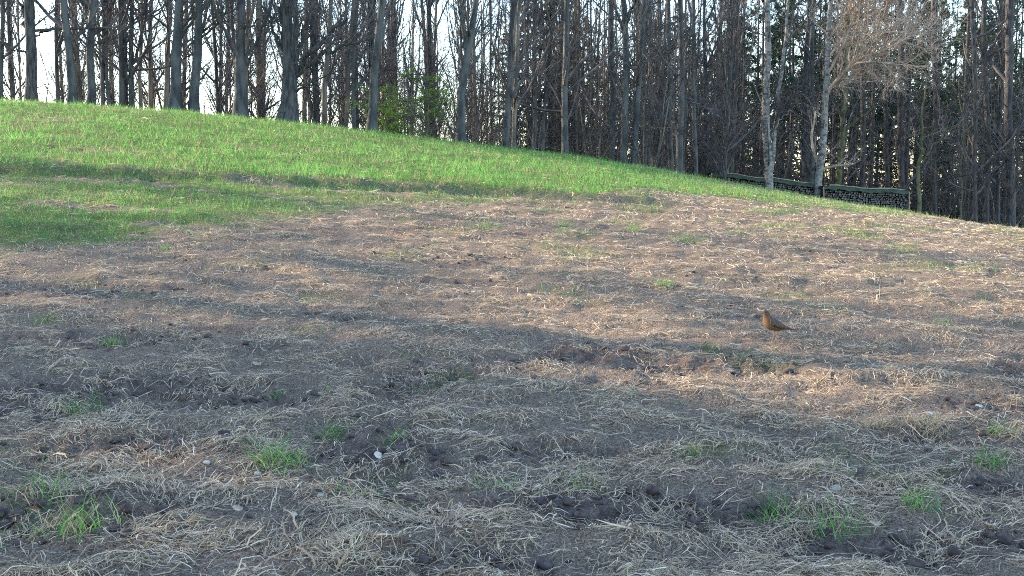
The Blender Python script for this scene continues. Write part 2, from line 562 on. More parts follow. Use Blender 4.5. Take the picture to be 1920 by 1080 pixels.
def crown(TP, TR, rng, n1, h0, h1, L1, up=.6, curl=.12, n2=6, n3=5, l2=.5, l3=.42, wander=.16, bias=None, thick=1.0, s1=5):
    """branches, side branches and twigs on a trunk line"""
    z = TP[:, 2] - TP[0, 2]
    h = h0 + (h1 - h0) * rng.random(n1) ** 1.5
    pos = np.stack([np.interp(h, z, TP[:, i]) for i in range(3)], -1)
    tr = np.interp(h, z, TR)
    a = rng.uniform(0, 2 * np.pi, n1)
    d = np.stack([np.cos(a), np.sin(a), np.tan(np.clip(rng.normal(up, .28, n1), -.3, 1.25))], -1)
    if bias is not None:
        d = d + np.asarray(bias)
    d = unit(d)
    ln = L1 * rng.uniform(.55, 1.25, n1) * (1 - .45 * (h - h0) / max(h1 - h0, .1))
    P1 = sweep(pos, d, ln, 6, rng, np.full(n1, curl), wander)
    odd = np.where(rng.random(n1) < .2, 1.0, 0.0)
    r0 = np.minimum(tr * .6, (.010 + .011 * ln) * thick * (1 + 1.2 * odd))
    R1 = r0[:, None] * np.linspace(1, .3, 6)
    sets = [tubes(P1, R1, s1)]
    p, dd, r, i = along(P1, R1, n2, .22, 1.0, rng)
    l = ln[i] * l2 * rng.uniform(.5, 1.2, len(i))
    d2 = unit(dd * .75 + unit(rng.normal(0, 1, dd.shape)) * .75 + np.array([0, 0, .12]))
    P2 = sweep(p, d2, l, 4, rng, np.full(len(i), curl * .8), wander * 1.1)
    R2 = np.minimum(r * .75, .005 + .008 * l)[:, None] * np.linspace(1, .35, 4)
    sets.append(tubes(P2, R2, 3))
    if n3:
        p, dd, r, i3 = along(P2, R2, n3, .15, 1.0, rng)
        l = l[i3] * l3 * rng.uniform(.5, 1.3, len(i3)) + .08
        d3 = unit(dd * .8 + unit(rng.normal(0, 1, dd.shape)) * .7)
        P3 = sweep(p, d3, l, 3, rng, np.full(len(i3), curl * .5), wander * 1.2)
        R3 = np.minimum(r * .8, .0072)[:, None] * np.linspace(1, .5, 3)
        sets.append(tubes(P3, R3, 3))
    return join(sets)


def trunk_line(rng, base, h, r, lean=.02, K=16, wob=.05):
    t = np.linspace(0, 1, K)
    d = rng.normal(0, lean, 2)
    P = np.zeros((K, 3))
    ph = rng.uniform(0, 6, 4)
    P[:, 0] = base[0] + d[0] * h * t + wob * np.sin(t * 5 + ph[0]) * t * 4 * r + wob * np.sin(t * 11 + ph[1]) * t
    P[:, 1] = base[1] + d[1] * h * t + wob * np.sin(t * 4 + ph[2]) * t * 4 * r
    P[:, 2] = base[2] + h * t
    R = r * (1 - .82 * t ** 1.15) * (1 + .45 * np.exp(-t * h / .45))
    return P, R


def trunk_mesh(name, P, R, m, sides=12):
    V, Q = tubes(P[None], R[None], sides)
    k = len(P); n = len(V)
    tipc = P[-1]; V = np.concatenate([V, [tipc]])
    T = [[(k - 1) * sides + i, (k - 1) * sides + (i + 1) % sides, n] for i in range(sides)]
    # swell and fluting so that the outline is not a clean cone
    ang = np.arctan2(V[:, 1] - np.repeat(P[:, 1], sides).tolist().__add__([tipc[1]]), V[:, 0] - np.repeat(P[:, 0], sides).tolist().__add__([tipc[0]]))
    zz = V[:, 2]
    rr = np.concatenate([np.repeat(R, sides), [0]])
    f = .10 * noise(np.cos(ang) * 1.3 + zz * .9, np.sin(ang) * 1.3 + 7 + zz * .25) * rr
    V[:, 0] += f * np.cos(ang); V[:, 1] += f * np.sin(ang)
    return new_mesh(name, V, Q, T, None, (m,), smooth=True)


EDGE = 'trees standing along the edge of the wood'
BARK = dict(beech=M_BEECH, warm=M_BARKW, oak=M_OAK, birch=M_BIRCH, pine=M_PINE, moss=M_MOSS)


def hero(name, Y, pts, w0, w1, label, bark='beech', limbs=(), n1=20, L1=3.2, h0=2.0, height=21., up=.75, seed=0, cat='tree', twig=None, n2=6, n3=5, bias=None, wander=.16, group=EDGE, hmax=None, dens=1.0, limb_mat=None):
    """a tree of the wood's edge; pts are seen points of its trunk from the foot up"""
    rng = np.random.default_rng(1000 + seed)
    Pw = [at(px, py, Y) for px, py in pts]
    foot = Pw[0].copy(); gz = float(ground(foot[0], Y))
    dirn = (Pw[1] - Pw[0]) / max(Pw[1][2] - Pw[0][2], .1)
    foot = foot + dirn * (gz - foot[2]); foot[2] = gz - .12
    Pw = [foot] + [p for p in Pw[1:]]
    m = Y / FPX
    top = Pw[-1]
    v = (Pw[-1] - Pw[-2]); v = v / max(v[2], .1)
    H = height
    rest = gz + H - top[2]
    R = list(np.linspace(w0, w1, len(Pw)) * m / 2)
    if rest > .5:
        for f in (.4, .75, 1.0):
            Pw.append(top + np.array([v[0] * .5 + rng.normal(0, .03), v[1] + rng.normal(0, .03), 1.0]) * rest * f)
            R.append(w1 * m / 2 * (1 - .88 * f))
    P, R = resample(Pw, R, 20)
    s = np.linspace(0, 1, 20)
    P[1:, 0] += .05 * np.sin(s[1:] * 17 + rng.uniform(0, 6)) + rng.normal(0, .018, 19) ; P[1:, 1] += .12 * np.sin(s[1:] * 9 + rng.uniform(0, 6)) * s[1:]
    R = R * (1 + .55 * np.exp(-(P[:, 2] - gz) / .35))
    root = empty(name, foot, label, cat, group)
    off = foot
    obj('trunk', trunk_mesh('trunk', P - off, R, BARK[bark]), root)
    if hmax is None:
        hmax = H * .93
    crs = [crown(P - off, R, rng, n1, h0, hmax, L1, up, n2=n2, n3=n3, bias=bias, wander=wander)]
    for j, lim in enumerate(limbs):
        lp, lw0, lw1 = lim[:3]
        dep = rng.uniform(-1.0, 1.0) if len(lim) < 4 else lim[3]
        q = [at(px, py, Y + dep * i / max(len(lp) - 1, 1)) for i, (px, py) in enumerate(lp)]
        LP, LR = resample(q, np.linspace(lw0, lw1, len(q)) * m / 2, 10)
        LP[1:] += rng.normal(0, .045, (9, 3))
        V, Q = tubes((LP - off)[None], LR[None], 8)
        obj('limb', new_mesh('limb', V, Q, None, None, (limb_mat or BARK[bark],), smooth=True), root)
        p, dd, r, i = along((LP - off)[None], LR[None], int(11 * dens), .2, 1.0, rng)
        l = np.linalg.norm(LP[-1] - LP[0]) * .42 * rng.uniform(.4, 1.2, len(i)) + .2
        d2 = unit(dd * .8 + unit(rng.normal(0, 1, dd.shape)) * .7 + np.array([0, 0, .15]))
        P2 = sweep(p, d2, l, 6, rng, np.full(len(i), .06), .22)
        R2 = np.minimum(r * .6, .006 + .011 * l)[:, None] * np.linspace(1, .3, 6)
        crs.append(tubes(P2, R2, 4))
        p, dd, r, i3 = along(P2, R2, int(6 * dens), .15, 1, rng)
        l3 = l[i3] * .5 * rng.uniform(.4, 1.2, len(i3)) + .08
        P3 = sweep(p, unit(dd + unit(rng.normal(0, 1, dd.shape)) * .8), l3, 3, rng, np.full(len(i3), .05), .25)
        crs.append(tubes(P3, np.minimum(r * .7, .008)[:, None] * np.linspace(1, .4, 3), 3))
    V, Q = join(crs)
    obj('crown', new_mesh('crown', V, Q, None, None, (twig or M_TWIG,)), root)
    return root


def edge_trees():
    h = hero
    h('bare_tree', 36, [(4, 185), (6, 90), (3, 0)], 9, 7, 'dark trunk cut by the left border of the photo', seed=1)
    h('bare_tree', 35, [(57, 190), (56, 100), (58, 0)], 21, 17, 'stout dark tree near the left border with a short pale dead limb', 'oak',
      [([(49, 50), (44, 22), (36, 0)], 9, 6), ([(52, 104), (30, 96), (4, 80)], 5, 2), ([(62, 74), (80, 60), (101, 50)], 4, 2)], seed=2, up=.35, L1=3.0)
    h('bare_tree', 40, [(108, 192), (108, 90), (108, 0)], 7, 6, 'thin dark trunk between two stout trees at the left', seed=3)
    h('bare_tree', 35, [(134, 193), (128, 90), (121, 0)], 16, 12, 'straight dark trunk leaning gently left, fourth from the left border', seed=4)
    h('bare_tree', 36, [(167, 195), (168, 80), (174, 20), (180, 0)], 15, 12, 'smooth dark trunk that forks near the top of the photo, left of a twin pair', 'beech',
      [([(166, 45), (159, 22), (152, 0)], 8, 6)], seed=5)
    h('bare_tree', 39, [(195, 197), (194, 90), (195, 0)], 8, 6, 'left one of two thin dark trunks standing close together', seed=6)
    h('bare_tree', 39, [(205, 199), (203, 90), (199, 0)], 7, 6, 'right one of two thin dark trunks standing close together', seed=7)
    h('bare_tree', 38, [(228, 200), (231, 100), (229, 0)], 11, 8, 'middling dark trunk just left of the crooked forked trunk', seed=8)
    h('bare_tree', 38, [(247, 203), (250, 110), (244, 0)], 11, 7, 'crooked dark trunk forking low, left of the sunlit ochre trunks', 'oak',
      [([(244, 150), (234, 110), (226, 40)], 5, 3), ([(251, 120), (268, 60), (276, 0)], 5, 3)], seed=9)
    h('bare_tree', 40, [(263, 205), (262, 150), (270, 80), (268, 0)], 8, 5, 'short gnarled trunk with a looping fork, left of the sunlit ochre trunks', 'warm', seed=10)
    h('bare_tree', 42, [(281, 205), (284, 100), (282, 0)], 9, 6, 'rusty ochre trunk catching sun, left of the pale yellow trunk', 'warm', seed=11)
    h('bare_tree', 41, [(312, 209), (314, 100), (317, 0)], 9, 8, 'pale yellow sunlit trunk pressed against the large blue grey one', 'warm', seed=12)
    h('bare_tree', 35, [(329, 211), (333, 110), (339, 0)], 22, 15, 'large smooth blue grey trunk beside the pale yellow trunk', seed=13)
    h('bare_tree', 35, [(363, 213), (368, 100), (373, 0)], 17, 14, 'tall blue grey trunk with a bent branch arching right near the top', 'beech',
      [([(379, 68), (398, 50), (422, 34), (428, 0)], 5, 3), ([(366, 40), (360, 20), (362, 0)], 5, 3)], seed=14)
    h('bare_tree', 35, [(452, 221), (453, 110), (457, 0)], 23, 15, 'thick blue grey trunk with a curved limb rising right from its middle', 'beech',
      [([(453, 118), (472, 84), (500, 50), (507, 0)], 8, 4), ([(449, 120), (441, 80), (446, 40)], 4, 2), ([(458, 60), (480, 40), (500, 35)], 4, 2)], seed=15)
    h('bare_tree', 34, [(538, 228), (540, 150), (541, 110)], 31, 22, 'broad oak forking low with a long limb reaching right', 'oak',
      [([(541, 150), (533, 80), (530, 0)], 17, 9, .6), ([(545, 145), (553, 60), (556, -30)], 15, 9, -.4), ([(552, 135), (580, 98), (620, 65), (650, 35)], 13, 5, -1.5),
       ([(545, 152), (575, 125), (605, 98), (650, 80), (704, 71)], 9, 3, -1.0), ([(553, 174), (572, 160), (597, 148), (636, 130)], 5, 2, -.8),
       ([(556, 110), (574, 60), (588, 0)], 8, 5, .5), ([(540, 110), (512, 60), (495, 10)], 8, 4, .5)], seed=16, n1=10, L1=3.4, height=15)
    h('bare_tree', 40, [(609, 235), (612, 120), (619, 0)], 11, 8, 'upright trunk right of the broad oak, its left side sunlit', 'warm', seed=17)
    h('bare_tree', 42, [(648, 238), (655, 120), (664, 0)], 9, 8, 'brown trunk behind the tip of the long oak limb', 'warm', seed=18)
    h('bare_tree', 41, [(662, 240), (664, 120), (670, 0)], 8, 7, 'grey trunk left of the green leafed young tree', seed=19)
    h('bare_tree', 36, [(697, 246), (704, 160), (712, 60), (717, 0)], 16, 13, 'smooth blue trunk leaning right in front of the green young tree', 'beech',
      [([(713, 80), (725, 30), (735, 0)], 5, 4)], seed=20)
    h('bare_tree', 38, [(866, 268), (868, 170), (873, 90), (888, 50), (893, -10)], 17, 10, 'dark trunk right of the green young tree, forked high up', 'beech',
      [([(872, 90), (868, 45), (865, -10)], 10, 8), ([(880, 66), (905, 55), (942, 40)], 4, 2)], seed=21)
    h('bare_tree', 40, [(949, 280), (954, 150), (956, 70), (966, 0)], 13, 11, 'tall dark trunk with a thin pale trunk touching its right side', 'beech', seed=22)
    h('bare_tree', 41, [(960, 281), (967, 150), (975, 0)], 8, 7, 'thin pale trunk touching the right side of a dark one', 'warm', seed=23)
    h('bare_tree', 44, [(1002, 286), (1001, 150), (1005, 0)], 8, 6, 'slim dark trunk in front of the sunny green spruce', seed=24)
    h('bare_tree', 45, [(1020, 287), (1022, 150), (1030, 60), (1042, 0)], 7, 5, 'slim dark trunk bending right above the sunny green spruce', seed=25)
    h('bare_tree', 42, [(1061, 292), (1060, 180), (1063, 70), (1060, 0)], 13, 10, 'blue grey trunk standing alone before the spruces', seed=26)
    h('bare_tree', 46, [(1125, 299), (1124, 200), (1126, 150)], 4, 2, 'thin pale young stem left of three close trunks', 'warm', seed=27, height=8, n1=8, L1=1.3)
    h('bare_tree', 44, [(1146, 303), (1149, 150), (1149, 0)], 10, 7, 'leftmost of three close blue trunks near the middle of the wood', seed=28)
    h('bare_tree', 43, [(1172, 306), (1174, 150), (1172, 40), (1167, 0)], 14, 10, 'thick middle one of three close trunks, forking at the top', 'beech',
      [([(1174, 44), (1184, 20), (1194, 0)], 7, 5)], seed=29)
    h('bare_tree', 43, [(1187, 308), (1197, 190), (1205, 110), (1209, 0)], 12, 9, 'blue trunk leaning right, rightmost of three close ones', 'beech',
      [([(1209, 40), (1222, 15), (1236, 0)], 5, 3)], seed=30)
    h('bare_tree', 46, [(1208, 311), (1209, 150), (1214, 0)], 6, 5, 'thin trunk close behind the leaning blue one', seed=31)
    h('bare_tree', 45, [(1256, 317), (1257, 160), (1254, 0)], 10, 8, 'left one of two parallel blue trunks left of the log pile', seed=32)
    h('bare_tree', 44, [(1276, 321), (1275, 160), (1275, 0)], 14, 10, 'right thicker one of two parallel blue trunks left of the log pile', 'beech',
      [([(1272, 182), (1300, 188), (1330, 205), (1350, 212)], 4, 2)], seed=33)
    h('bare_tree', 47, [(1303, 322), (1302, 160), (1298, 0)], 8, 7, 'dim trunk between the parallel blue trunks and the left end of the log pile', seed=34)
    h('young_tree', 50, [(1364, 326), (1363, 260), (1366, 200)], 6, 3, 'thin pale young tree with a wild fan of branches behind the log pile', 'warm',
      [([(1363, 250), (1340, 225), (1322, 205)], 3, 1), ([(1364, 230), (1380, 218), (1393, 205)], 3, 1), ([(1363, 270), (1345, 250), (1335, 235)], 3, 1)], seed=35, n1=22, L1=1.6, h0=1.0, height=8, wander=.25, group=None)
    h('birch_tree', 50, [(1440, 336), (1438, 200), (1437, 100), (1438, 0)], 17, 10, 'white barked tree with two stems behind the left log pile', 'birch',
      [([(1446, 318), (1453, 240), (1463, 150), (1475, 60), (1482, 0)], 9, 5, .5), ([(1458, 235), (1470, 215), (1492, 200)], 3, 1), ([(1434, 215), (1420, 170), (1395, 120)], 3, 1)], seed=36, group=None)
    h('bare_tree', 54, [(1509, 345), (1511, 200), (1516, 0)], 10, 9, 'left one of two dark trunks close left of the pale curving tree', seed=37)
    h('bare_tree', 53, [(1521, 346), (1523, 200), (1525, 0)], 10, 8, 'right one of two dark trunks close left of the pale curving tree', seed=38)
    h('birch_tree', 50, [(1537, 350), (1540, 260), (1547, 170), (1553, 80), (1560, 0)], 15, 8, 'pale blotched tree with long sun-painted budding branches sweeping right over the log pile', 'birch',
      [([(1546, 190), (1570, 140), (1610, 105), (1660, 92), (1705, 70)], 7, 2, -2), ([(1548, 180), (1580, 128), (1625, 115), (1670, 120), (1728, 128)], 6, 2, -2.5), ([(1552, 110), (1585, 60), (1640, 30), (1700, 34)], 6, 2, -1.5),
       ([(1554, 90), (1600, 72), (1650, 60), (1742, 62)], 5, 2, -2), ([(1555, 70), (1590, 20), (1630, -10)], 6, 3, -1), ([(1575, 158), (1605, 135), (1640, 140), (1665, 165)], 4, 1, -2), ([(1550, 140), (1575, 95), (1600, 40), (1610, 0)], 5, 3, -1),
       ([(1548, 170), (1560, 165), (1590, 155), (1610, 140)], 3, 1, -1), ([(1556, 60), (1600, 44), (1660, 10), (1700, -10)], 5, 2, -2)], seed=39, n1=8, L1=2.5, twig=M_TWIGW, group=None, dens=2.5, limb_mat=M_TWIGW)  # twigs and limbs both carry the painted sunlit tone
    h('bare_tree', 53, [(1570, 352), (1576, 260), (1588, 160), (1590, 0)], 12, 9, 'mossy olive trunk with two crooked limbs above the right log pile', 'moss',
      [([(1578, 246), (1610, 225), (1640, 200), (1662, 180)], 6, 3, -.5), ([(1590, 190), (1615, 180), (1640, 172), (1658, 168)], 4, 2, -.5)], seed=40)
    h('young_tree', 42, [(1721, 393), (1725, 300), (1728, 260), (1731, 200)], 8, 3, 'lone slender young tree right of the log pile with branches rising right', 'moss',
      [([(1727, 300), (1745, 280), (1765, 258), (1790, 248)], 4, 1.5, -.5), ([(1727, 312), (1740, 306), (1752, 298)], 2.5, 1, -.3), ([(1726, 275), (1718, 258), (1710, 252), (1690, 262)], 2.5, 1, .3),
       ([(1729, 265), (1745, 250), (1770, 243), (1805, 235)], 3, 1, .6)], seed=41, n1=9, L1=1.1, h0=2.2, height=6.2, group=None, n2=4, n3=3)
    h('young_tree', 52, [(1803, 399), (1801, 330), (1806, 250), (1800, 150)], 4, 2, 'very thin sapling stem between dark trunks at the right border', 'moss', seed=42, n1=8, L1=1.1, h0=1.5, height=7, group=None)
    h('bare_tree', 52, [(1828, 398), (1829, 300), (1827, 150), (1825, 0)], 9, 8, 'trunk with a warm brown foot near the right border', 'pine', seed=43)
    h('bare_tree', 53, [(1850, 398), (1851, 250), (1846, 100), (1842, 0)], 11, 9, 'dark trunk right of the one with the brown foot', 'pine', seed=44)
    h('bare_tree', 54, [(1872, 399), (1873, 200), (1878, 0)], 8, 7, 'narrow dark trunk second from the right border', 'pine', seed=45)
    h('bare_tree', 52, [(1895, 400), (1894, 250), (1890, 100), (1893, 0)], 16, 13, 'thick dark trunk nearest the right border', 'pine', seed=46)
    h('bare_tree', 56, [(1690, 385), (1689, 200), (1687, 0)], 12, 10, 'dark trunk behind the right end of the log pile', 'pine', seed=47)
    h('bare_tree', 57, [(1664, 380), (1662, 200), (1660, 0)], 9, 8, 'dark trunk left of the one behind the pile end', 'pine', seed=48)
    h('bare_tree', 56, [(1620, 370), (1618, 200), (1613, 0)], 11, 9, 'dark trunk behind the middle of the right log pile', 'pine', seed=49)
    h('bare_tree', 55, [(1752, 396), (1754, 200), (1750, 0)], 10, 9, 'dark trunk just right of the lone slender young tree', 'pine', seed=50)


edge_trees()


# ---- the trees deeper in the wood: a few patterns, copied
def bare_pattern(seed, bark, h=20., r=.12, n1=30, L1=2.6, up=.95):
    rng = np.random.default_rng(seed)
    P, R = trunk_line(rng, (0, 0, -.15), h, r, .02, wob=.22)
    root = obj('bare_tree', None)
    obj('trunk', trunk_mesh('trunk', P, R, BARK[bark], 8), root)
    # two or three steep forks that run up beside the trunk
    nf = 3
    hf = rng.uniform(3.5, 9, nf); a = rng.uniform(0, 2 * np.pi, nf)
    st = np.stack([np.interp(hf, P[:, 2], P[:, i]) for i in range(3)], -1)
    F = sweep(st, unit(np.stack([np.cos(a), np.sin(a), np.full(nf, 1.6)], -1)), rng.uniform(5, 9, nf), 10, rng, np.full(nf, .22), .07)
    FR = (np.interp(hf, P[:, 2], R) * .62)[:, None] * np.linspace(1, .25, 10)
    for j in range(nf):
        V, Q = tubes(F[j:j + 1], FR[j:j + 1], 6)
        obj('limb', new_mesh('limb', V, Q, None, None, (BARK[bark],), smooth=True), root)
    sets = [crown(P, R, rng, n1, 1.2, h * .95, L1, up, n2=6, n3=5, s1=4)]
    for j in range(nf):
        sets.append(crown(F[j], FR[j], rng, 7, .5, F[j][-1, 2] - F[j][0, 2], 1.8, up, n2=5, n3=5, s1=3))
    V, Q = join(sets)
    obj('crown', new_mesh('crown', V, Q, None, None, (M_TWIG,)), root)
    return root


def needle_pattern(seed, kind):
    rng = np.random.default_rng(seed)
    root = obj('spruce_tree' if kind == 'spruce' else 'pine_tree', None)
    if kind == 'spruce':
        h = 13.; P, R = trunk_line(rng, (0, 0, -.1), h, .14, .006, wob=.02)
        n = 120
        z = rng.uniform(.7, h * .97, n) ; a = rng.uniform(0, 2 * np.pi, n)
        ln = (h - z) / h * 2.7 + .25; ln *= rng.uniform(.7, 1.1, n)
        d = unit(np.stack([np.cos(a), np.sin(a), rng.normal(.12, .12, n)], -1))
        P1 = sweep(np.stack([np.interp(z, P[:, 2], P[:, 0]), np.interp(z, P[:, 2], P[:, 1]), z], -1), d, ln, 6, rng, np.full(n, -.07), .05)
        R1 = (.006 + .006 * ln)[:, None] * np.linspace(1, .25, 6)
        per, l0, w = 26, .34, .030
    else:
        h = 17.; P, R = trunk_line(rng, (0, 0, -.1), h, .17, .008, wob=.04)
        n = 46
        z = rng.uniform(6.0, h * .98, n); a = rng.uniform(0, 2 * np.pi, n)
        ln = (2.4 - 1.4 * (z - 6) / (h - 6)) * rng.uniform(.6, 1.15, n)
        d = unit(np.stack([np.cos(a), np.sin(a), rng.normal(.25, .2, n)], -1))
        P1 = sweep(np.stack([np.interp(z, P[:, 2], P[:, 0]), np.interp(z, P[:, 2], P[:, 1]), z], -1), d, ln, 6, rng, np.full(n, .05), .16)
        R1 = (.008 + .010 * ln)[:, None] * np.linspace(1, .3, 6)
        p, dd, r, i = along(P1, R1, 5, .3, 1, rng)
        l = ln[i] * .38 * rng.uniform(.5, 1.2, len(i))
        P2 = sweep(p, unit(dd + unit(rng.normal(0, 1, dd.shape)) * .9 + np.array([0, 0, .2])), l, 6, rng, np.full(len(i), .06), .15)
        R2 = np.minimum(r * .6, .012)[:, None] * np.linspace(1, .4, 6)
        P1 = np.concatenate([P1, P2]); R1 = np.concatenate([R1, R2]); per, l0, w = 20, .22, .018
    obj('trunk', trunk_mesh('trunk', P, R, M_PINE, 8), root)
    br = [tubes(P1, R1, 4)]
    if kind == 'pine':
        br.append(crown(P, R, rng, 34, 1.5, 9, 1.5, .1, n2=4, n3=2, curl=-.02, s1=3))
    cr = obj('crown', new_mesh('crown', *join(br), None, None, (M_TWIG,)), root)
    p, dd, r, i = along(P1, R1, per, .12 if kind == 'spruce' else .35, 1.0, rng)
    l = l0 * rng.uniform(.5, 1.25, len(i))
    side = unit(rng.normal(0, 1, dd.shape))
    if kind == 'spruce':
        nd = unit(dd * .9 + side * .75 + np.array([0, 0, -.35]))
        N = sweep(p, nd, l, 3, rng, np.full(len(i), -.18), .05)
    else:
        nd = unit(dd * .7 + side * .9 + np.array([0, 0, .25]))
        N = sweep(p, nd, l, 3, rng, np.full(len(i), .03), .05)
    W = np.full(len(i), w)[:, None] * rng.uniform(.6, 1.3, (len(i), 1)) * np.array([.7, 1, .25])
    V, Q = ribbons(N, W, unit(np.cross(nd, rng.normal(0, 1, nd.shape))))
    obj('needles', new_mesh('needles', V, Q, None, None, (M_SPRUCE if kind == 'spruce' else M_PINEN,)), cr)
    return root


def shrub_pattern(seed):
    rng = np.random.default_rng(seed)
    root = obj('bare_sapling', None)
    n = 6
    a = rng.uniform(0, 2 * np.pi, n)
    d = unit(np.stack([np.cos(a) * .35, np.sin(a) * .35, np.ones(n)], -1))
    ln = rng.uniform(2.0, 4.8, n)
    P0 = sweep(np.stack([np.cos(a) * .08, np.sin(a) * .08, np.full(n, -.08)], -1), d, ln, 9, rng, np.full(n, .03), .12)
    R0 = (.008 + .0045 * ln)[:, None] * np.linspace(1, .25, 9)
    V, Q = tubes(P0, R0, 5)
    obj('stems', new_mesh('stems', V, Q, None, None, (M_BARKW,), smooth=True), root)
    p, dd, r, i = along(P0, R0, 12, .15, 1, rng)
    l = rng.uniform(.4, 1.5, len(i))
    P1 = sweep(p, unit(dd * .5 + unit(rng.normal(0, 1, dd.shape))), l, 6, rng, np.full(len(i), .07), .2)
    R1 = np.minimum(r * .6, .009)[:, None] * np.linspace(1, .4, 6)
    p, dd, r, i2 = along(P1, R1, 6, .15, 1, rng)
    P2 = sweep(p, unit(dd + unit(rng.normal(0, 1, dd.shape)) * .8), rng.uniform(.2, .6, len(i2)), 4, rng, np.full(len(i2), .06), .2)
    R2 = np.minimum(r * .8, .0055)[:, None] * np.linspace(1, .5, 4)
    obj('crown', new_mesh('crown', *join([tubes(P1, R1, 3), tubes(P2, R2, 3)]), None, None, (M_TWIG,)), root)
    return root


LAND = [(57, 'dead limbed stout tree'),
        (131, 'left leaning dark trunk'),
        (200, 'twin thin trunks'),
        (313, 'pale yellow trunk'),
        (368, 'arching branch trunk'),
        (453, 'curved limb trunk'),
        (540, 'broad forked oak'),
        (612, 'half sunlit trunk'),
        (705, 'leaning smooth trunk'),
        (770, 'green young tree'),
        (870, 'high forked trunk'),
        (955, 'two touching trunks'),
        (1061, 'lone grey trunk'),
        (1173, 'three close trunks'),
        (1275, 'parallel blue trunks'),
        (1364, 'fan branched sapling'),
        (1440, 'two stemmed tree'),
        (1543, 'tan crowned tree'),
        (1620, 'trunk behind firewood'),
        (1725, 'lone young tree'),
        (1828, 'brown footed trunk'),
        (1894, 'thick rightmost trunk')]


def where_label(x, y, s, kind):
    px = 960 + x / y * FPX
    d, nm = min((abs(px - p), i) for i, (p, _) in enumerate(LAND))
    p, word = LAND[nm]
    rel = 'just left of' if -45 < px - p < -9 else 'just right of' if 9 < px - p < 45 else 'right behind' if abs(px - p) <= 9 else 'well left of' if px < p else 'well right of'
    dist = 'near' if y < 52 else 'far back' if y > 66 else 'set back'
    return f"{dist} {'thin' if s < .9 else 'sturdy' if s > 1.12 else 'slender'} {kind} {rel} the {word}"


def place(proto, used, x, y, s, rz, label, cat, group, name=None):
    o = proto if id(proto) not in used else copy_tree(proto)
    used.add(id(proto))
    o.location = (x, y, float(ground(x, y)) - .02)
    o.rotation_euler = (0, 0, rz); o.scale = s
    return tag(o, label, cat, group)


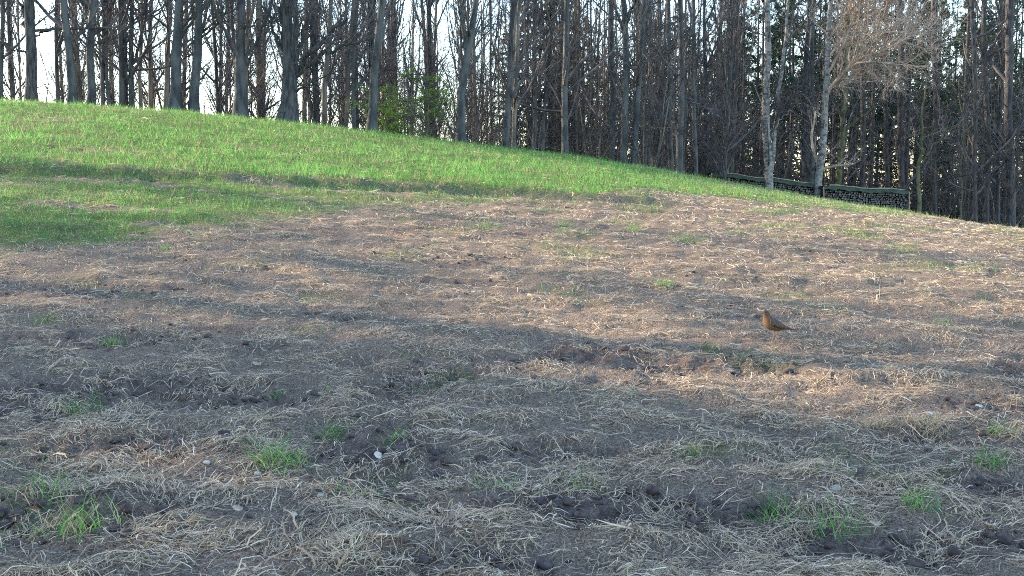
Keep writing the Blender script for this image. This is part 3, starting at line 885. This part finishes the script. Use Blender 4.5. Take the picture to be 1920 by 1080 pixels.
def deep_wood():
    rng = np.random.default_rng(77)
    used = set()
    bp = [bare_pattern(200 + i, ['warm', 'beech', 'warm', 'oak'][i % 4], 19 + i % 3, .085 + .016 * (i % 5)) for i in range(8)]
    pp = [needle_pattern(300 + i, 'pine') for i in range(3)]
    sp = [needle_pattern(320 + i, 'spruce') for i in range(3)]
    sh = [shrub_pattern(340 + i) for i in range(5)]
    pts = []

    def spot(u0, u1, b0, b1, gap):
        for _ in range(60):
            u = rng.uniform(u0, u1); y = rng.uniform(b0, b1); x = u * y
            y = y + 0 * x
            if y < crest(x) + 3.5: continue
            if all((x - a) ** 2 + (y - b) ** 2 > gap * gap for a, b in pts):
                pts.append((x, y)); return x, y
        return None
    zones = [(-.60, -.40, 40, 66, 9, 'slender bare trunk standing deeper in the thin wood at the far left', 'thin trees at the far left of the wood'),
             (-.40, -.20, 41, 74, 24, 'slender sunlit bare trunk deeper in the wood left of the broad oak', 'trees deeper in the wood, left of the oak'),
             (-.20, .02, 42, 78, 38, 'slender bare trunk crowded deeper in the wood around the green young tree', 'trees deeper in the middle of the wood'),
             (.02, .22, 48, 80, 40, 'dark slender trunk deeper in the wood behind the row of blue trunks', 'trees deeper in the wood, right of the middle')]
    k = 0
    for u0, u1, b0, b1, n, lab, grp in zones:
        for _ in range(n):
            q = spot(u0, u1, b0, b1, 1.1)
            if q is None: continue
            s = rng.uniform(.6, 1.1)
            place(bp[k % 8], used, *q, (s, s, rng.uniform(.85, 1.15)), rng.uniform(0, 6.3), where_label(*q, s, 'bare trunk'), 'tree', grp); k += 1
    for j in range(84):
        q = spot(.18, .53, 57, 98, 1.2)
        if q is None: continue
        s = rng.uniform(.55, 1.0)
        place(pp[j % 3], used, *q, (s, s, rng.uniform(.85, 1.15)), rng.uniform(0, 6.3), where_label(*q, s, 'dark pine'), 'pine', 'pines behind the log pile')
    for j in range(46):
        q = spot(-.12, .52, 80, 112, 1.2)
        if q is None: continue
        s = rng.uniform(.7, 1.2)
        place(bp[j % 8], used, *q, (s, s, rng.uniform(.8, 1.1)), rng.uniform(0, 6.3), where_label(*q, s, 'bare trunk'), 'tree', 'bare trees far back in the wood')
    for px, Y in [(990, 62), (1030, 58), (1075, 60), (1110, 66), (1160, 70), (955, 72), (1230, 66), (1330, 68), (1420, 70), (1500, 74), (1640, 78), (1745, 66), (1775, 72), (1860, 76), (1945, 64), (1390, 62), (1270, 74), (1300, 82), (1360, 84), (1455, 80), (1540, 84), (1590, 78), (1690, 84), (1710, 74), (1805, 80), (1830, 86), (1890, 70), (1915, 84), (1010, 78), (1090, 80), (1200, 82), (1660, 68), (1770, 88), (1350, 72), (1240, 90), (1320, 94), (1410, 92), (1480, 90), (1560, 94), (1630, 92), (1735, 94), (1850, 96), (1880, 90), (1940, 92), (1140, 92), (1060, 90)]:
        x = (px - 960) / FPX * Y
        s = rng.uniform(.7, 1.0) if Y < 73 else rng.uniform(1.0, 1.35)
        j = int(px) % 3
        lab = 'small green spruce behind the bare trunks near the middle of the wood' if px < 1200 else 'dark green spruce between pine trunks in the right half of the wood'
        place(sp[j], used, x, Y, (s, s, s * rng.uniform(.8, 1.0)), rng.uniform(0, 6.3), where_label(x, Y, s, 'green spruce'), 'spruce', 'spruces near the middle of the wood' if px < 1200 else 'spruces in the right half of the wood')
    for j in range(215):
        u = rng.uniform(-.5, .51)
        if rng.random() < .72 * sst(.05, -.25, u): continue
        Y = rng.uniform(40, 66) if u < .14 else rng.uniform(57, 80); x = u * Y
        if Y < crest(x) + 4: continue
        s = rng.uniform(.7, 2.1)
        if j % 5 == 0 and not .15 < u < .40:
            Y = float(crest(x)) + rng.uniform(4.0, 7); x = u * Y; s = rng.uniform(.25, .5)
        place(sh[j % 5], used, x, Y, (s, s, s * rng.uniform(.8, 1.2)), rng.uniform(0, 6.3), where_label(x, Y, s, 'leafless sapling'), 'sapling', 'bare saplings in the undergrowth')

    # unseen tree belt added beyond the left border to throw shade over the foreground
    for j in range(34):
        y = -10 + j * .88 + rng.normal(0, .3); x = (-31 if j % 2 else -34) + rng.normal(0, .8)
        place(sp[j % 3], used, x, y, (2.0, 2.0, 1.75), rng.uniform(0, 6.3), 'dense unseen spruce added beyond the left border for shade', 'spruce', 'added shade belt left of the view')
    for j in range(6):
        y = 21.5 + j * 1.2; x = -31 + rng.normal(0, 1.2)
        place(bp[j], used, x, y, (.8, .8, .7), rng.uniform(0, 6.3), 'unseen bare tree added at the end of the shade belt', 'tree', 'added shade belt left of the view')


deep_wood()


def green_young_tree():
    rng = np.random.default_rng(55)
    Y = 38.5
    b = at(765, 262, Y); gz = float(ground(b[0], Y))
    root = empty('leafing_tree', (b[0], Y, gz), 'young tree in fresh green leaf among the bare trunks', 'tree')
    P, R = trunk_line(rng, (0, 0, -.1), 2.9, .04, .01)
    obj('trunk', trunk_mesh('trunk', P, R, M_BEECH, 8), root)
    n = 30
    z = rng.uniform(.5, 2.6, n); a = rng.uniform(0, 2 * np.pi, n)
    ln = np.clip(2.1 - .55 * np.abs(z - 1.5), .6, 3) * rng.uniform(.55, 1.1, n)
    d = unit(np.stack([np.cos(a), np.sin(a) * .7, rng.normal(.06, .10, n)], -1))
    P1 = sweep(np.stack([np.interp(z, P[:, 2], P[:, 0]), np.interp(z, P[:, 2], P[:, 1]), z], -1), d, ln, 7, rng, np.full(n, .01), .08)
    R1 = (.006 + .005 * ln)[:, None] * np.linspace(1, .25, 7)
    p, dd, r, i = along(P1, R1, 7, .2, 1, rng)
    l = ln[i] * .38 * rng.uniform(.5, 1.2, len(i))
    sd = unit(rng.normal(0, 1, dd.shape) * np.array([1, 1, .25]))
    P2 = sweep(p, unit(dd * .7 + sd), l, 7, rng, np.zeros(len(i)), .08)
    R2 = np.minimum(r * .6, .006)[:, None] * np.linspace(1, .4, 7)
    cr = obj('crown', new_mesh('crown', *join([tubes(P1, R1, 4), tubes(P2, R2, 3)]), None, None, (M_TWIG,)), root)
    PA = np.concatenate([P1, P2]); RA = np.concatenate([R1, R2])
    p, dd, r, i = along(PA, RA, 60, .2, 1, rng)
    nl = len(p)
    p = p + rng.normal(0, .035, p.shape)
    dirn = unit(dd * .5 + unit(rng.normal(0, 1, dd.shape) * np.array([1, 1, .35])))
    L = rng.uniform(.025, .055, nl)
    N = np.stack([p, p + dirn * L[:, None] * .5, p + dirn * L[:, None] + np.array([0, 0, -.012])], 1)
    W = L[:, None] * np.array([.08, .34, .06])
    up = unit(np.array([0, 0, 1]) + rng.normal(0, .35, dirn.shape))
    V, Q = ribbons(N, W, unit(np.cross(dirn, up)))
    obj('leaves', new_mesh('leaves', V, Q, None, None, (M_LEAF,)), cr)


green_young_tree()


# ------------------------------------------------------------------ firewood under tarpaulins
def firewood():
    rng = np.random.default_rng(91)
    # (left px, top y), (right px, top y) of the two piles
    for px0, py0, px1, py1, Y, word, hh in ((1336, 326, 1539, 350, 50.0, 'left', 1.15), (1546, 352, 1702, 361, 49.0, 'right', 1.15)):
        A = at(px0, py0, Y); B = at(px1, py1, Y)
        W = B[0] - A[0]
        root = empty('firewood_pile', (A[0], Y, A[2] - hh), f'long pile of grey stacked firewood under a green cover, {word} one of two', 'firewood pile', 'firewood piles at the edge of the wood')
        Vs, Qs, T3, Cs, nv = [], [], [], [], 0
        lin = lambda q: A[2] + (B[2] - A[2]) * np.clip(q / W, 0, 1) + .11 * noise(np.asarray(q, float) * .8 + 5, np.asarray(q, float) * 0 + px0) + .05 * noise(np.asarray(q, float) * 2.3, np.asarray(q, float) * 0 + px1)
        sides = 6
        rows = int(hh / .098) + 1
        for k in range(rows):
            x = rng.uniform(0, .06)
            while x < W:
                d = rng.uniform(.085, .155)
                top = float(lin(x))
                cz = top - .055 - k * .098 + rng.normal(0, .012) - (A[2] - hh)
                an = np.arange(sides) * 2 * np.pi / sides + rng.uniform(0, 6)
                rr = d * .5 * rng.uniform(.68, 1.12, sides)
                f = rng.normal(0, .035)
                ring = np.stack([x + d / 2 + rr * np.cos(an), np.full(sides, f), cz + rr * np.sin(an) * .92], -1)
                Vs += [ring, ring + np.array([0, 1.0, 0])]
                i = nv + np.arange(sides)
                Qs.append(np.stack([i, np.roll(i, -1), np.roll(i, -1) + sides, i + sides], -1))
                T3.append(np.stack([np.full(sides - 2, nv), i[1:-1], i[2:]], -1))
                tone = rng.uniform(.075, .19) * np.array([1.0, .93, .86]) * rng.uniform(.85, 1.1)
                Cs.append(np.tile(tone, (sides * 2, 1)))
                nv += sides * 2
                x += d * .93
        me = new_mesh('logs', np.concatenate(Vs), np.concatenate(Qs), np.concatenate(T3), np.concatenate(Cs), (M_LOG,))
        lo = obj('logs', me, root); lo['kind'] = 'stuff'
        # stakes that hold the ends
        for sx in (-.05, W + .05):
            t = float(lin(sx)) - (A[2] - hh)
            P = np.array([[sx, -.06, t - hh - .35], [sx + .01, -.07, t - .4], [sx - .01, -.06, t + .04]])
            V, Q = tubes(P[None], np.full((1, 3), .028), 7)
            obj('end_stake', new_mesh('end_stake', V, Q, None, None, (M_WOOD,), smooth=True), root)
        # the cover: a sagging sheet laid over the top with a hanging front edge
        nx, prof = 90, [(-.10, -.085), (-.07, -.05), (-.055, -.005), (-.02, .035), (.12, .055), (.35, .075), (.65, .07), (.90, .05), (1.03, .02), (1.07, -.10), (1.08, -.2)]
        xs = np.linspace(-.06, W + .06, nx)
        Vt = np.zeros((nx, len(prof), 3))
        for j, (yy, zz) in enumerate(prof):
            top = lin(xs)
            rag = .07 * noise(xs * 1.1, xs * 0 + 2) + .05 * noise(xs * 3.7, xs * 0 + 8)
            sag = .075 * noise(xs * 1.3, xs * 0 + j * .25) + .045 * noise(xs * 4.3, xs * 0 + j * .5)
            Vt[:, j, 0] = xs; Vt[:, j, 1] = yy + .03 * noise(xs * 2.7 + 3, xs * 0 + j * .3) * (yy < .05)
            Vt[:, j, 2] = top + zz * 1.0 + sag + (rag if j == 0 else 0) + .015
        Vt[:, :, 2] = np.maximum(Vt[:, :, 2], -99)
        idx = np.arange(nx * len(prof)).reshape(nx, -1)
        Q = np.stack([idx[:-1, :-1], idx[1:, :-1], idx[1:, 1:], idx[:-1, 1:]], -1).reshape(-1, 4)
        org = np.array([A[0], Y, A[2]])
        Vt = Vt.reshape(-1, 3) - np.array([0, 0, A[2]])
        t = obj('tarpaulin', new_mesh('tarpaulin', Vt, Q, None, None, (M_TARP,), smooth=True), loc=org)
        so = t.modifiers.new('thick', 'SOLIDIFY'); so.thickness = .006
        tag(t, f'wrinkled dark green tarpaulin over the {word} firewood pile', 'tarpaulin', 'tarpaulins on the firewood')
        # poles lying on the cover as weights
        for k in range(3):
            x0 = W * (.05 + .30 * k + rng.uniform(0, .05)); ln = rng.uniform(1.3, 1.9)
            xs2 = np.linspace(x0, min(x0 + ln, W - .05), 5)
            tz = lin(xs2) + .125 + rng.normal(0, .006, 5)
            P = np.stack([xs2 + A[0], Y + .22 + .05 * np.sin(xs2 * 2), tz], -1)
            V, Q = tubes((P - P[0])[None], np.linspace(.028, .020, 5)[None], 7)
            where = ['left end', 'middle', 'right end'][k]
            tag(obj('wooden_pole', new_mesh('wooden_pole', V, Q, None, None, (M_WOOD,), smooth=True), loc=P[0]),
                f'pale wooden pole weighing down the {where} of the {word} tarpaulin', 'pole', 'poles lying on the tarpaulins')


firewood()


# ------------------------------------------------------------------ brush line and stakes at the foot of the wood, right
def brush():
    rng = np.random.default_rng(17)
    for k, (px, Y, ln) in enumerate([(1742, 46, 2.6), (1772, 47, 2.2), (1800, 46.5, 2.4), (1836, 47.5, 2.6), (1868, 47, 2.4), (1902, 47.5, 2.8)]):
        x = (px - 960) / FPX * Y
        a = rng.normal(0, .15)
        t = np.linspace(-.5, .5, 9)
        X = x + t * ln * math.cos(a); Yy = Y + t * ln * math.sin(a)
        Z = ground(X, Yy) + .06 + .05 * np.abs(noise(t * 4 + k, t * 0))
        P = np.stack([X, Yy, Z], -1)
        rad = np.linspace(.05, .02, 9)
        sets = [tubes((P - P[4])[None], rad[None], 7)]
        p, dd, r, i = along((P - P[4])[None], rad[None], 16, .1, 1, rng)
        P1 = sweep(p, unit(dd + rng.normal(0, .6, dd.shape) + np.array([0, 0, .25])), rng.uniform(.3, .9, 16), 5, rng, np.full(16, 0), .2)
        sets.append(tubes(P1, np.full((16, 1), .009) * np.linspace(1, .4, 5), 3))
        words = ['leftmost', 'second', 'third', 'fourth', 'fifth', 'rightmost'][k]
        tag(obj('fallen_branch', new_mesh('fallen_branch', *join(sets), None, None, (M_WOOD,)), loc=P[4]),
            f'fallen branch on the dark ground right of the log pile, {words} of six', 'branch', 'fallen branches at the foot of the wood')
    for k, (px, Y, h) in enumerate([(1849, 46, .55), (1906, 46, .6), (1777, 45.5, .5)]):
        x = (px - 960) / FPX * Y
        g = float(ground(x, Y))
        P = np.array([[0, 0, -.2], [.01, 0, h * .5], [.0, .01, h]])
        V, Q = tubes(P[None], np.array([[.032, .03, .026]]), 7)
        tag(obj('wooden_stake', new_mesh('wooden_stake', V, Q, None, None, (M_WOOD,), smooth=True), loc=(x, Y, g)),
            ['short wooden stake left of the thick rightmost trunk', 'short wooden stake closest to the right border', 'short wooden stake right of the lone slender young tree'][k], 'stake', 'stakes at the foot of the wood')


brush()


# ------------------------------------------------------------------ the bird
def bird():
    b = at(1452, 642, 6.74)
    g = float(ground(b[0], b[1]))
    root = empty('bird', (b[0], b[1], g + .018), 'brown songbird with orange breast standing on the field facing left', 'bird', rz=math.pi - .12)
    root.scale = (1.18, 1.18, 1.24)
    # rings: centre x, z, half width, half height, tilt (radians)
    rings = [(-.118, .0770, .0100, .0022, .10), (-.085, .0790, .0110, .0030, .10), (-.060, .0810, .0120, .0055, .15), (-.045, .0830, .0170, .0130, .2), (-.025, .0850, .0265, .0240, .25),
             (0, .0890, .0320, .0315, .35), (.020, .0960, .0330, .0340, .55), (.036, .1070, .0300, .0310, .85), (.044, .1220, .0235, .0245, 1.1), (.0475, .1340, .0195, .0205, 1.15),
             (.0500, .1440, .0190, .0200, .9), (.0560, .1500, .0170, .0180, .5), (.0640, .1510, .0120, .0125, .1), (.0690, .1500, .0060, .0065, 0)]
    def pose(v):
        v = np.array(v, float); c, q = math.cos(.07), math.sin(.07)
        x, z = v[:, 0].copy(), v[:, 2] - .080
        v[:, 0] = x * c - z * q; v[:, 2] = .080 + x * q + z * c
        return v
    S = 16; V, C = [], []
    back = np.array([.050, .036, .027]); breast = np.array([.23, .11, .047]); belly = np.array([.14, .080, .045]); head = np.array([.060, .045, .036])
    for cx, cz, w, h, tl in rings:
        for j in range(S):
            a = 2 * math.pi * j / S
            yy = w * math.sin(a); up = h * math.cos(a)
            V.append((cx - up * math.sin(tl), yy, cz + up * math.cos(tl)))
            low = (1 - math.cos(a)) / 2
            c = back * (1 - low) + belly * low
            fr = min(max((cx - .0) / .04, 0), 1) * low ** .8
            c = c * (1 - fr) + breast * fr
            if cz > .128:
                f = min((cz - .128) / .012, 1); c = c * (1 - f) + (head * (1 - .5 * low) + breast * .5 * low * .8) * f
            C.append(c)
    n = len(rings)
    idx = np.arange(n * S).reshape(n, S)
    Q = np.stack([idx[:-1], np.roll(idx[:-1], -1, 1), np.roll(idx[1:], -1, 1), idx[1:]], -1).reshape(-1, 4)
    V = np.array(V); V = np.concatenate([V, [[-.1185, 0, .077], [.0705, 0, .1498]]]); C = np.array(C + [back, head])
    T = [[n * S, int(idx[0, (j + 1) % S]), int(idx[0, j])] for j in range(S)] + [[n * S + 1, int(idx[-1, j]), int(idx[-1, (j + 1) % S])] for j in range(S)]
    mb = mat('plumage', (.75, .75, .75), .8, (1.2, 1.2, 1.2), (180, 180, 180), 3, attr='Col', bump=.0015, bscale=(260, 260, 260))
    body = obj('body', new_mesh('body', pose(V), Q, T, C, (mb,), smooth=True), root)
    body.modifiers.new('sub', 'SUBSURF').levels = 1
    body.modifiers['sub'].render_levels = 1
    mw = mat('wing_feathers', (.055, .036, .026), .7, (.115, .080, .055), (300, 60, 60), 3)
    for s in (-1, 1):
        # folded wing hugging the flank, tip over the tail root; four feather tiers
        for k, (x0, x1, z0, z1, w, off) in enumerate([(.030, -.030, .112, .092, .019, .0310), (.020, -.055, .104, .086, .014, .0325), (.005, -.078, .098, .0835, .0085, .0335)]):
            t = np.linspace(0, 1, 9)
            cx = x0 + (x1 - x0) * t; cz = z0 + (z1 - z0) * t
            ww = w * np.sin(np.pi * (.12 + .86 * t)) ** .55
            yy = s * (off * (1 - .55 * t ** 2.2))
            up = np.stack([cx, yy * .90, cz + ww], -1); mid = np.stack([cx, yy * 1.06, cz], -1); dn = np.stack([cx, yy * .98, cz - ww], -1)
            Vw = np.stack([up, mid, dn], 1).reshape(-1, 3)
            ii = np.arange(27).reshape(9, 3)
            Qw = np.concatenate([np.stack([ii[:-1, c], ii[1:, c], ii[1:, c + 1], ii[:-1, c + 1]], -1) for c in (0, 1)])
            w_o = obj('wing' if k == 0 else 'flight_feathers', new_mesh('wing', pose(Vw), Qw, None, None, (mw,), smooth=True), root if k == 0 else last)
            if k == 0: last = w_o
            w_o.modifiers.new('thick', 'SOLIDIFY').thickness = .003
        e = np.array([.0590, s * .0150, .1545])
        V8, Q8 = tubes(np.array([[e + np.array([0, s * d, 0]) for d in (-.003, .0, .0022, .003)]]), np.array([[.0028, .0030, .0018, .0003]]), 8)
        obj('eye', new_mesh('eye', pose(V8), Q8, None, None, (mat('eye_black', (.01, .008, .006), .15, spec=.6),), smooth=True), root)
        lx = .004 + .010 * s
        LP = np.array([[lx - .004, s * .012, .068], [lx - .010, s * .013, .046], [lx - .001, s * .013, .020], [lx + .003, s * .013, .003]])
        sets = [tubes(LP[None], np.array([[.0060, .0026, .0017, .0018]]), 7)]
        for ang in (-.45, 0, .45, math.pi):
            tp = np.array([[lx + .003, s * .013, .004], [lx + .003 + .011 * math.cos(ang), s * .013 + .011 * math.sin(ang), .005], [lx + .003 + .022 * math.cos(ang), s * .013 + .022 * math.sin(ang), .001]])
            sets.append(tubes(tp[None], np.array([[.0016, .0014, .0006]]), 5))
        obj('leg', new_mesh('leg', *join(sets), None, None, (mat('bird_leg', (.30, .19, .14), .6),), smooth=True), root)
    BP = np.array([[[.066, 0, .1505], [.078, 0, .1495], [.089, 0, .1478]]])
    V8, Q8 = tubes(BP, np.array([[.0052, .0034, .0005]]), 8)
    obj('beak', new_mesh('beak', pose(V8), Q8, None, None, (mat('beak_horn', (.34, .16, .05), .5),), smooth=True), root)


bird()


# ------------------------------------------------------------------ single small things on the field
def hitpt(px, py):
    """where the line of sight of a photo pixel meets the ground"""
    y = np.linspace(2.5, 60, 6000)
    a = at(px, py, 1.0)
    x = a[0] * y; z = CAMZ + (a[2] - CAMZ) * y
    i = int(np.argmax(z < ground(x, y)))
    return float(x[i]), float(y[i])


def tufts():
    spec = [(522, 868, .17, 150, 'biggest bright green grass tuft in the left foreground', 1.1), (625, 815, .11, 60, 'flat green tuft up right of the biggest tuft', .9), (740, 822, .10, 45, 'dull green tuft above the white leaf', .8),
            (210, 648, .12, 70, 'green tuft on the left side below the mixed grass', 1.0), (85, 605, .12, 60, 'wide green tuft at the far left in mid field', .9), (140, 1000, .17, 80, 'yellow green tuft in the bottom left corner', 1.0),
            (95, 935, .17, 60, 'long bladed tuft at the left border low down', .9), (150, 780, .16, 70, 'dark green tuft trailing left of the turned soil', .7), (665, 932, .08, 30, 'small vivid green tuft below the white leaf', 1.3),
            (1245, 535, .13, 90, 'green tuft in the middle of the straw right of centre', 1.0), (1720, 950, .11, 60, 'broad leafed green tuft in the right foreground', 1.1), (1460, 975, .15, 60, 'yellowish tuft at the bottom right of centre', .9),
            (1570, 1000, .14, 60, 'green tuft at the bottom between two yellowish ones', 1.0), (1880, 815, .11, 50, 'small green tuft near the right border', .9), (1090, 915, .13, 40, 'thin green tuft near the bottom centre', .8),
            (1855, 870, .11, 70, 'few long pale blades near the right border', .9), (1250, 975, .16, 70, 'bleached straw coloured tuft at the bottom right of centre', -1), (615, 735, .06, 20, 'tiny bright sprout left of the middle', 1.4),
            (1740, 805, .13, 190, 'rounded clump of matted pale grass on the right', -1), (1640, 800, .11, 110, 'low pale grass clump left of the rounded one', -1), (515, 745, .07, 26, 'pair of short pale green sprouts beside the turned soil', .8),
            (1330, 655, .10, 60, 'dark tangled tuft left below the bird', .5), (310, 470, .12, 60, 'green tuft at the lower rim of the mixed grass', 1.0), (1060, 425, .16, 110, 'yellow green tuft in the sunny straw near the centre', 1.2),
            (1190, 432, .16, 90, 'yellow green tuft right of the central one', 1.2), (1770, 610, .10, 50, 'small green tuft near the right border in mid field', 1.0), (1300, 850, .10, 40, 'faint green tuft in the lower right of centre', .8),
            (930, 915, .10, 30, 'thin upright green sprout low in the centre', .9)]
    for k, (px, py, h, n, label, tone) in enumerate(spec):
        rng = np.random.default_rng(500 + k)
        x, y = hitpt(px, py)
        sp = h * (.55 if tone > 0 else .7)
        n = int(n * 1.3)
        bx = x + rng.normal(0, sp * .6, n); by = y + rng.normal(0, sp * .5, n)
        ln = h * rng.uniform(.3, .95, n)
        lean = np.clip(rng.normal(.74, .18, n), .15, .98) if tone > 0 else np.clip(rng.normal(.85, .12, n), .3, .99)
        V, Q = blades(bx, by, ln, lean, rng, rng.uniform(.0013, .0026, n), 4)
        g = float(ground(x, y))
        V = V - np.array([x, y, g])
        if tone > 0:
            c = GREENS[rng.choice(4, n)] * rng.uniform(.75, 1.2, (n, 1)) * tone
            d = rng.random(n) < .34
            c[d] = np.array([.40, .34, .21]) * rng.uniform(.8, 1.2, (d.sum(), 1))
        else:
            c = np.array([.42, .36, .25]) * rng.uniform(.6, 1.25, (n, 1))
        o = obj('grass_tuft', new_mesh('grass_tuft', V, Q, None, np.repeat(c, 8, 0), (M_GRASS,)), loc=(x, y, g))
        tag(o, label, 'grass tuft', 'single tufts on the field')


def litter():
    rng = np.random.default_rng(63)

    def leaf(px, py, L, W, label, m, rz, roll, tilt):
        x, y = hitpt(px, py)
        nx, ny = 7, 5
        u = np.linspace(-.5, .5, nx); v = np.linspace(-.5, .5, ny)
        V = []
        for a in u:
            wd = W * max(math.cos(math.pi * a * .96), .02) ** .7
            for b in v:
                V.append((a * L, b * wd, L * .25 * (a * a) + W * .5 * b * b + rng.normal(0, L * .012)))
        ii = np.arange(nx * ny).reshape(nx, ny)
        Q = np.stack([ii[:-1, :-1], ii[1:, :-1], ii[1:, 1:], ii[:-1, 1:]], -1).reshape(-1, 4)
        o = obj('dry_leaf', new_mesh('dry_leaf', V, Q, None, None, (m,), smooth=True), loc=(x, y, float(ground(x, y)) + .022), rot=(roll, tilt, rz))
        o.modifiers.new('thick', 'SOLIDIFY').thickness = .0012
        tag(o, label, 'leaf', 'dry leaves on the field')
    leaf(708, 864, .034, .030, 'white curled leaf lying right of the biggest green tuft', M_PALE, .5, .9, .3)
    leaf(481, 690, .075, .026, 'long pale dry leaf on the straw left of centre', M_DLEAF, -.7, .3, .1)
    leaf(492, 590, .055, .016, 'pinkish dry leaf standing up left of centre in mid field', M_DLEAF, .4, 1.0, .8)
    leaf(1040, 728, .050, .028, 'grey dry leaf near the middle of the field', M_DLEAF, .2, .4, .2)
    leaf(1395, 632, .024, .020, 'small whitish leaf on the ground left of the bird', M_PALE, .3, .6, .1)
    leaf(1640, 998, .055, .022, 'buff leaf at the bottom right', M_DLEAF, .5, .4, .2)
    leaf(1850, 1000, .070, .045, 'broad dull leaf in the bottom right corner', M_DLEAF, 1.4, .5, .2)
    leaf(1835, 770, .040, .020, 'pale leaf near the right border above the small tuft', M_PALE, .2, .5, .1)
    leaf(858, 1000, .032, .028, 'grey leaf at the bottom left of centre', M_DLEAF, .9, .4, .3)
    leaf(1745, 785, .040, .022, 'whitish leaf resting on the rounded clump of pale grass', M_PALE, .2, .5, .2)
    leaf(445, 968, .036, .026, 'pair-like curled leaf in the bottom left part', M_DLEAF, .4, .5, .3)

    def stone(px, py, s, label):
        x, y = hitpt(px, py)
        me = bpy.data.meshes.new('stone')
        import bmesh
        bm = bmesh.new(); bmesh.ops.create_icosphere(bm, subdivisions=2, radius=s)
        for v in bm.verts:
            f = 1 + .32 * float(noise(v.co.x / s * 1.1 + px, v.co.y / s * 1.1 + v.co.z / s))
            v.co = Vector((v.co.x * f * 1.15, v.co.y * f, v.co.z * f * .75))
        for f in bm.faces: f.smooth = False
        bm.to_mesh(me); bm.free(); me.materials.append(M_STONE)
        tag(obj('stone', me, loc=(x, y, float(ground(x, y)) + s * .45)), label, 'stone', 'stones on the field')
    stone(388, 872, .012, 'small pale stone left of the biggest green tuft')
    stone(551, 969, .011, 'small white stone at the bottom left of centre')
    stone(1567, 922, .018, 'pale angular stone in the right foreground')
    stone(602, 932, .012, 'buff pebble below the biggest green tuft')
    stone(483, 893, .013, 'rounded pebble just left below the biggest green tuft')
    # clods of turned soil
    n = 2600
    x, y = scatter(14000, 2.8, 12, 1.6, rng)
    k = rng.random(len(x)) < bare_mask(x, y) * .9
    x, y = x[k][:n], y[k][:n]
    ph = (1 + 5 ** .5) / 2
    ico = unit(np.array([(-1, ph, 0), (1, ph, 0), (-1, -ph, 0), (1, -ph, 0), (0, -1, ph), (0, 1, ph), (0, -1, -ph), (0, 1, -ph), (ph, 0, -1), (ph, 0, 1), (-ph, 0, -1), (-ph, 0, 1)]))
    tri = np.array([(0, 11, 5), (0, 5, 1), (0, 1, 7), (0, 7, 10), (0, 10, 11), (1, 5, 9), (5, 11, 4), (11, 10, 2), (10, 7, 6), (7, 1, 8), (3, 9, 4), (3, 4, 2), (3, 2, 6), (3, 6, 8), (3, 8, 9), (4, 9, 5), (2, 4, 11), (6, 2, 10), (8, 6, 7), (9, 8, 1)])
    m = len(x)
    s = np.clip(rng.lognormal(math.log(.012), .5, m), .004, .026)
    V = ico[None] * s[:, None, None] * rng.uniform(.6, 1.2, (m, 12, 1)) * np.array([1.2, 1.1, .8])
    V = V + np.stack([x, y, ground(x, y) + s * .25], -1)[:, None, :]
    T = (tri[None] + (np.arange(m) * 12)[:, None, None]).reshape(-1, 3)
    tag(obj('soil_clods', new_mesh('soil_clods', V.reshape(-1, 3), None, T, None, (M_CLOD,))), 'crumbled dark soil clods in the bare patches', 'soil clods', kind='stuff')


tufts()
litter()
# like-labelled neighbours are told apart by their order from left to right
same = {}
for o in COL.objects:
    if o.parent is None and o.get('label') and o.get('group') != 'added shade belt left of the view':
        same.setdefault(o['label'], []).append(o)
for lab, os_ in same.items():
    k = len(os_)
    if k > 1:
        os_.sort(key=lambda o: o.location.x / o.location.y)
        words = {2: ['left one', 'right one'], 3: ['leftmost', 'middle one', 'rightmost'], 4: ['leftmost', 'second one', 'third one', 'rightmost']}.get(k)
        for i, o in enumerate(os_):
            o['label'] = lab + ', ' + (words[i] if words else f'number {i + 1} from left')

print('TRIS', sum(len(m.loops) - 2 * len(m.polygons) for m in bpy.data.meshes))
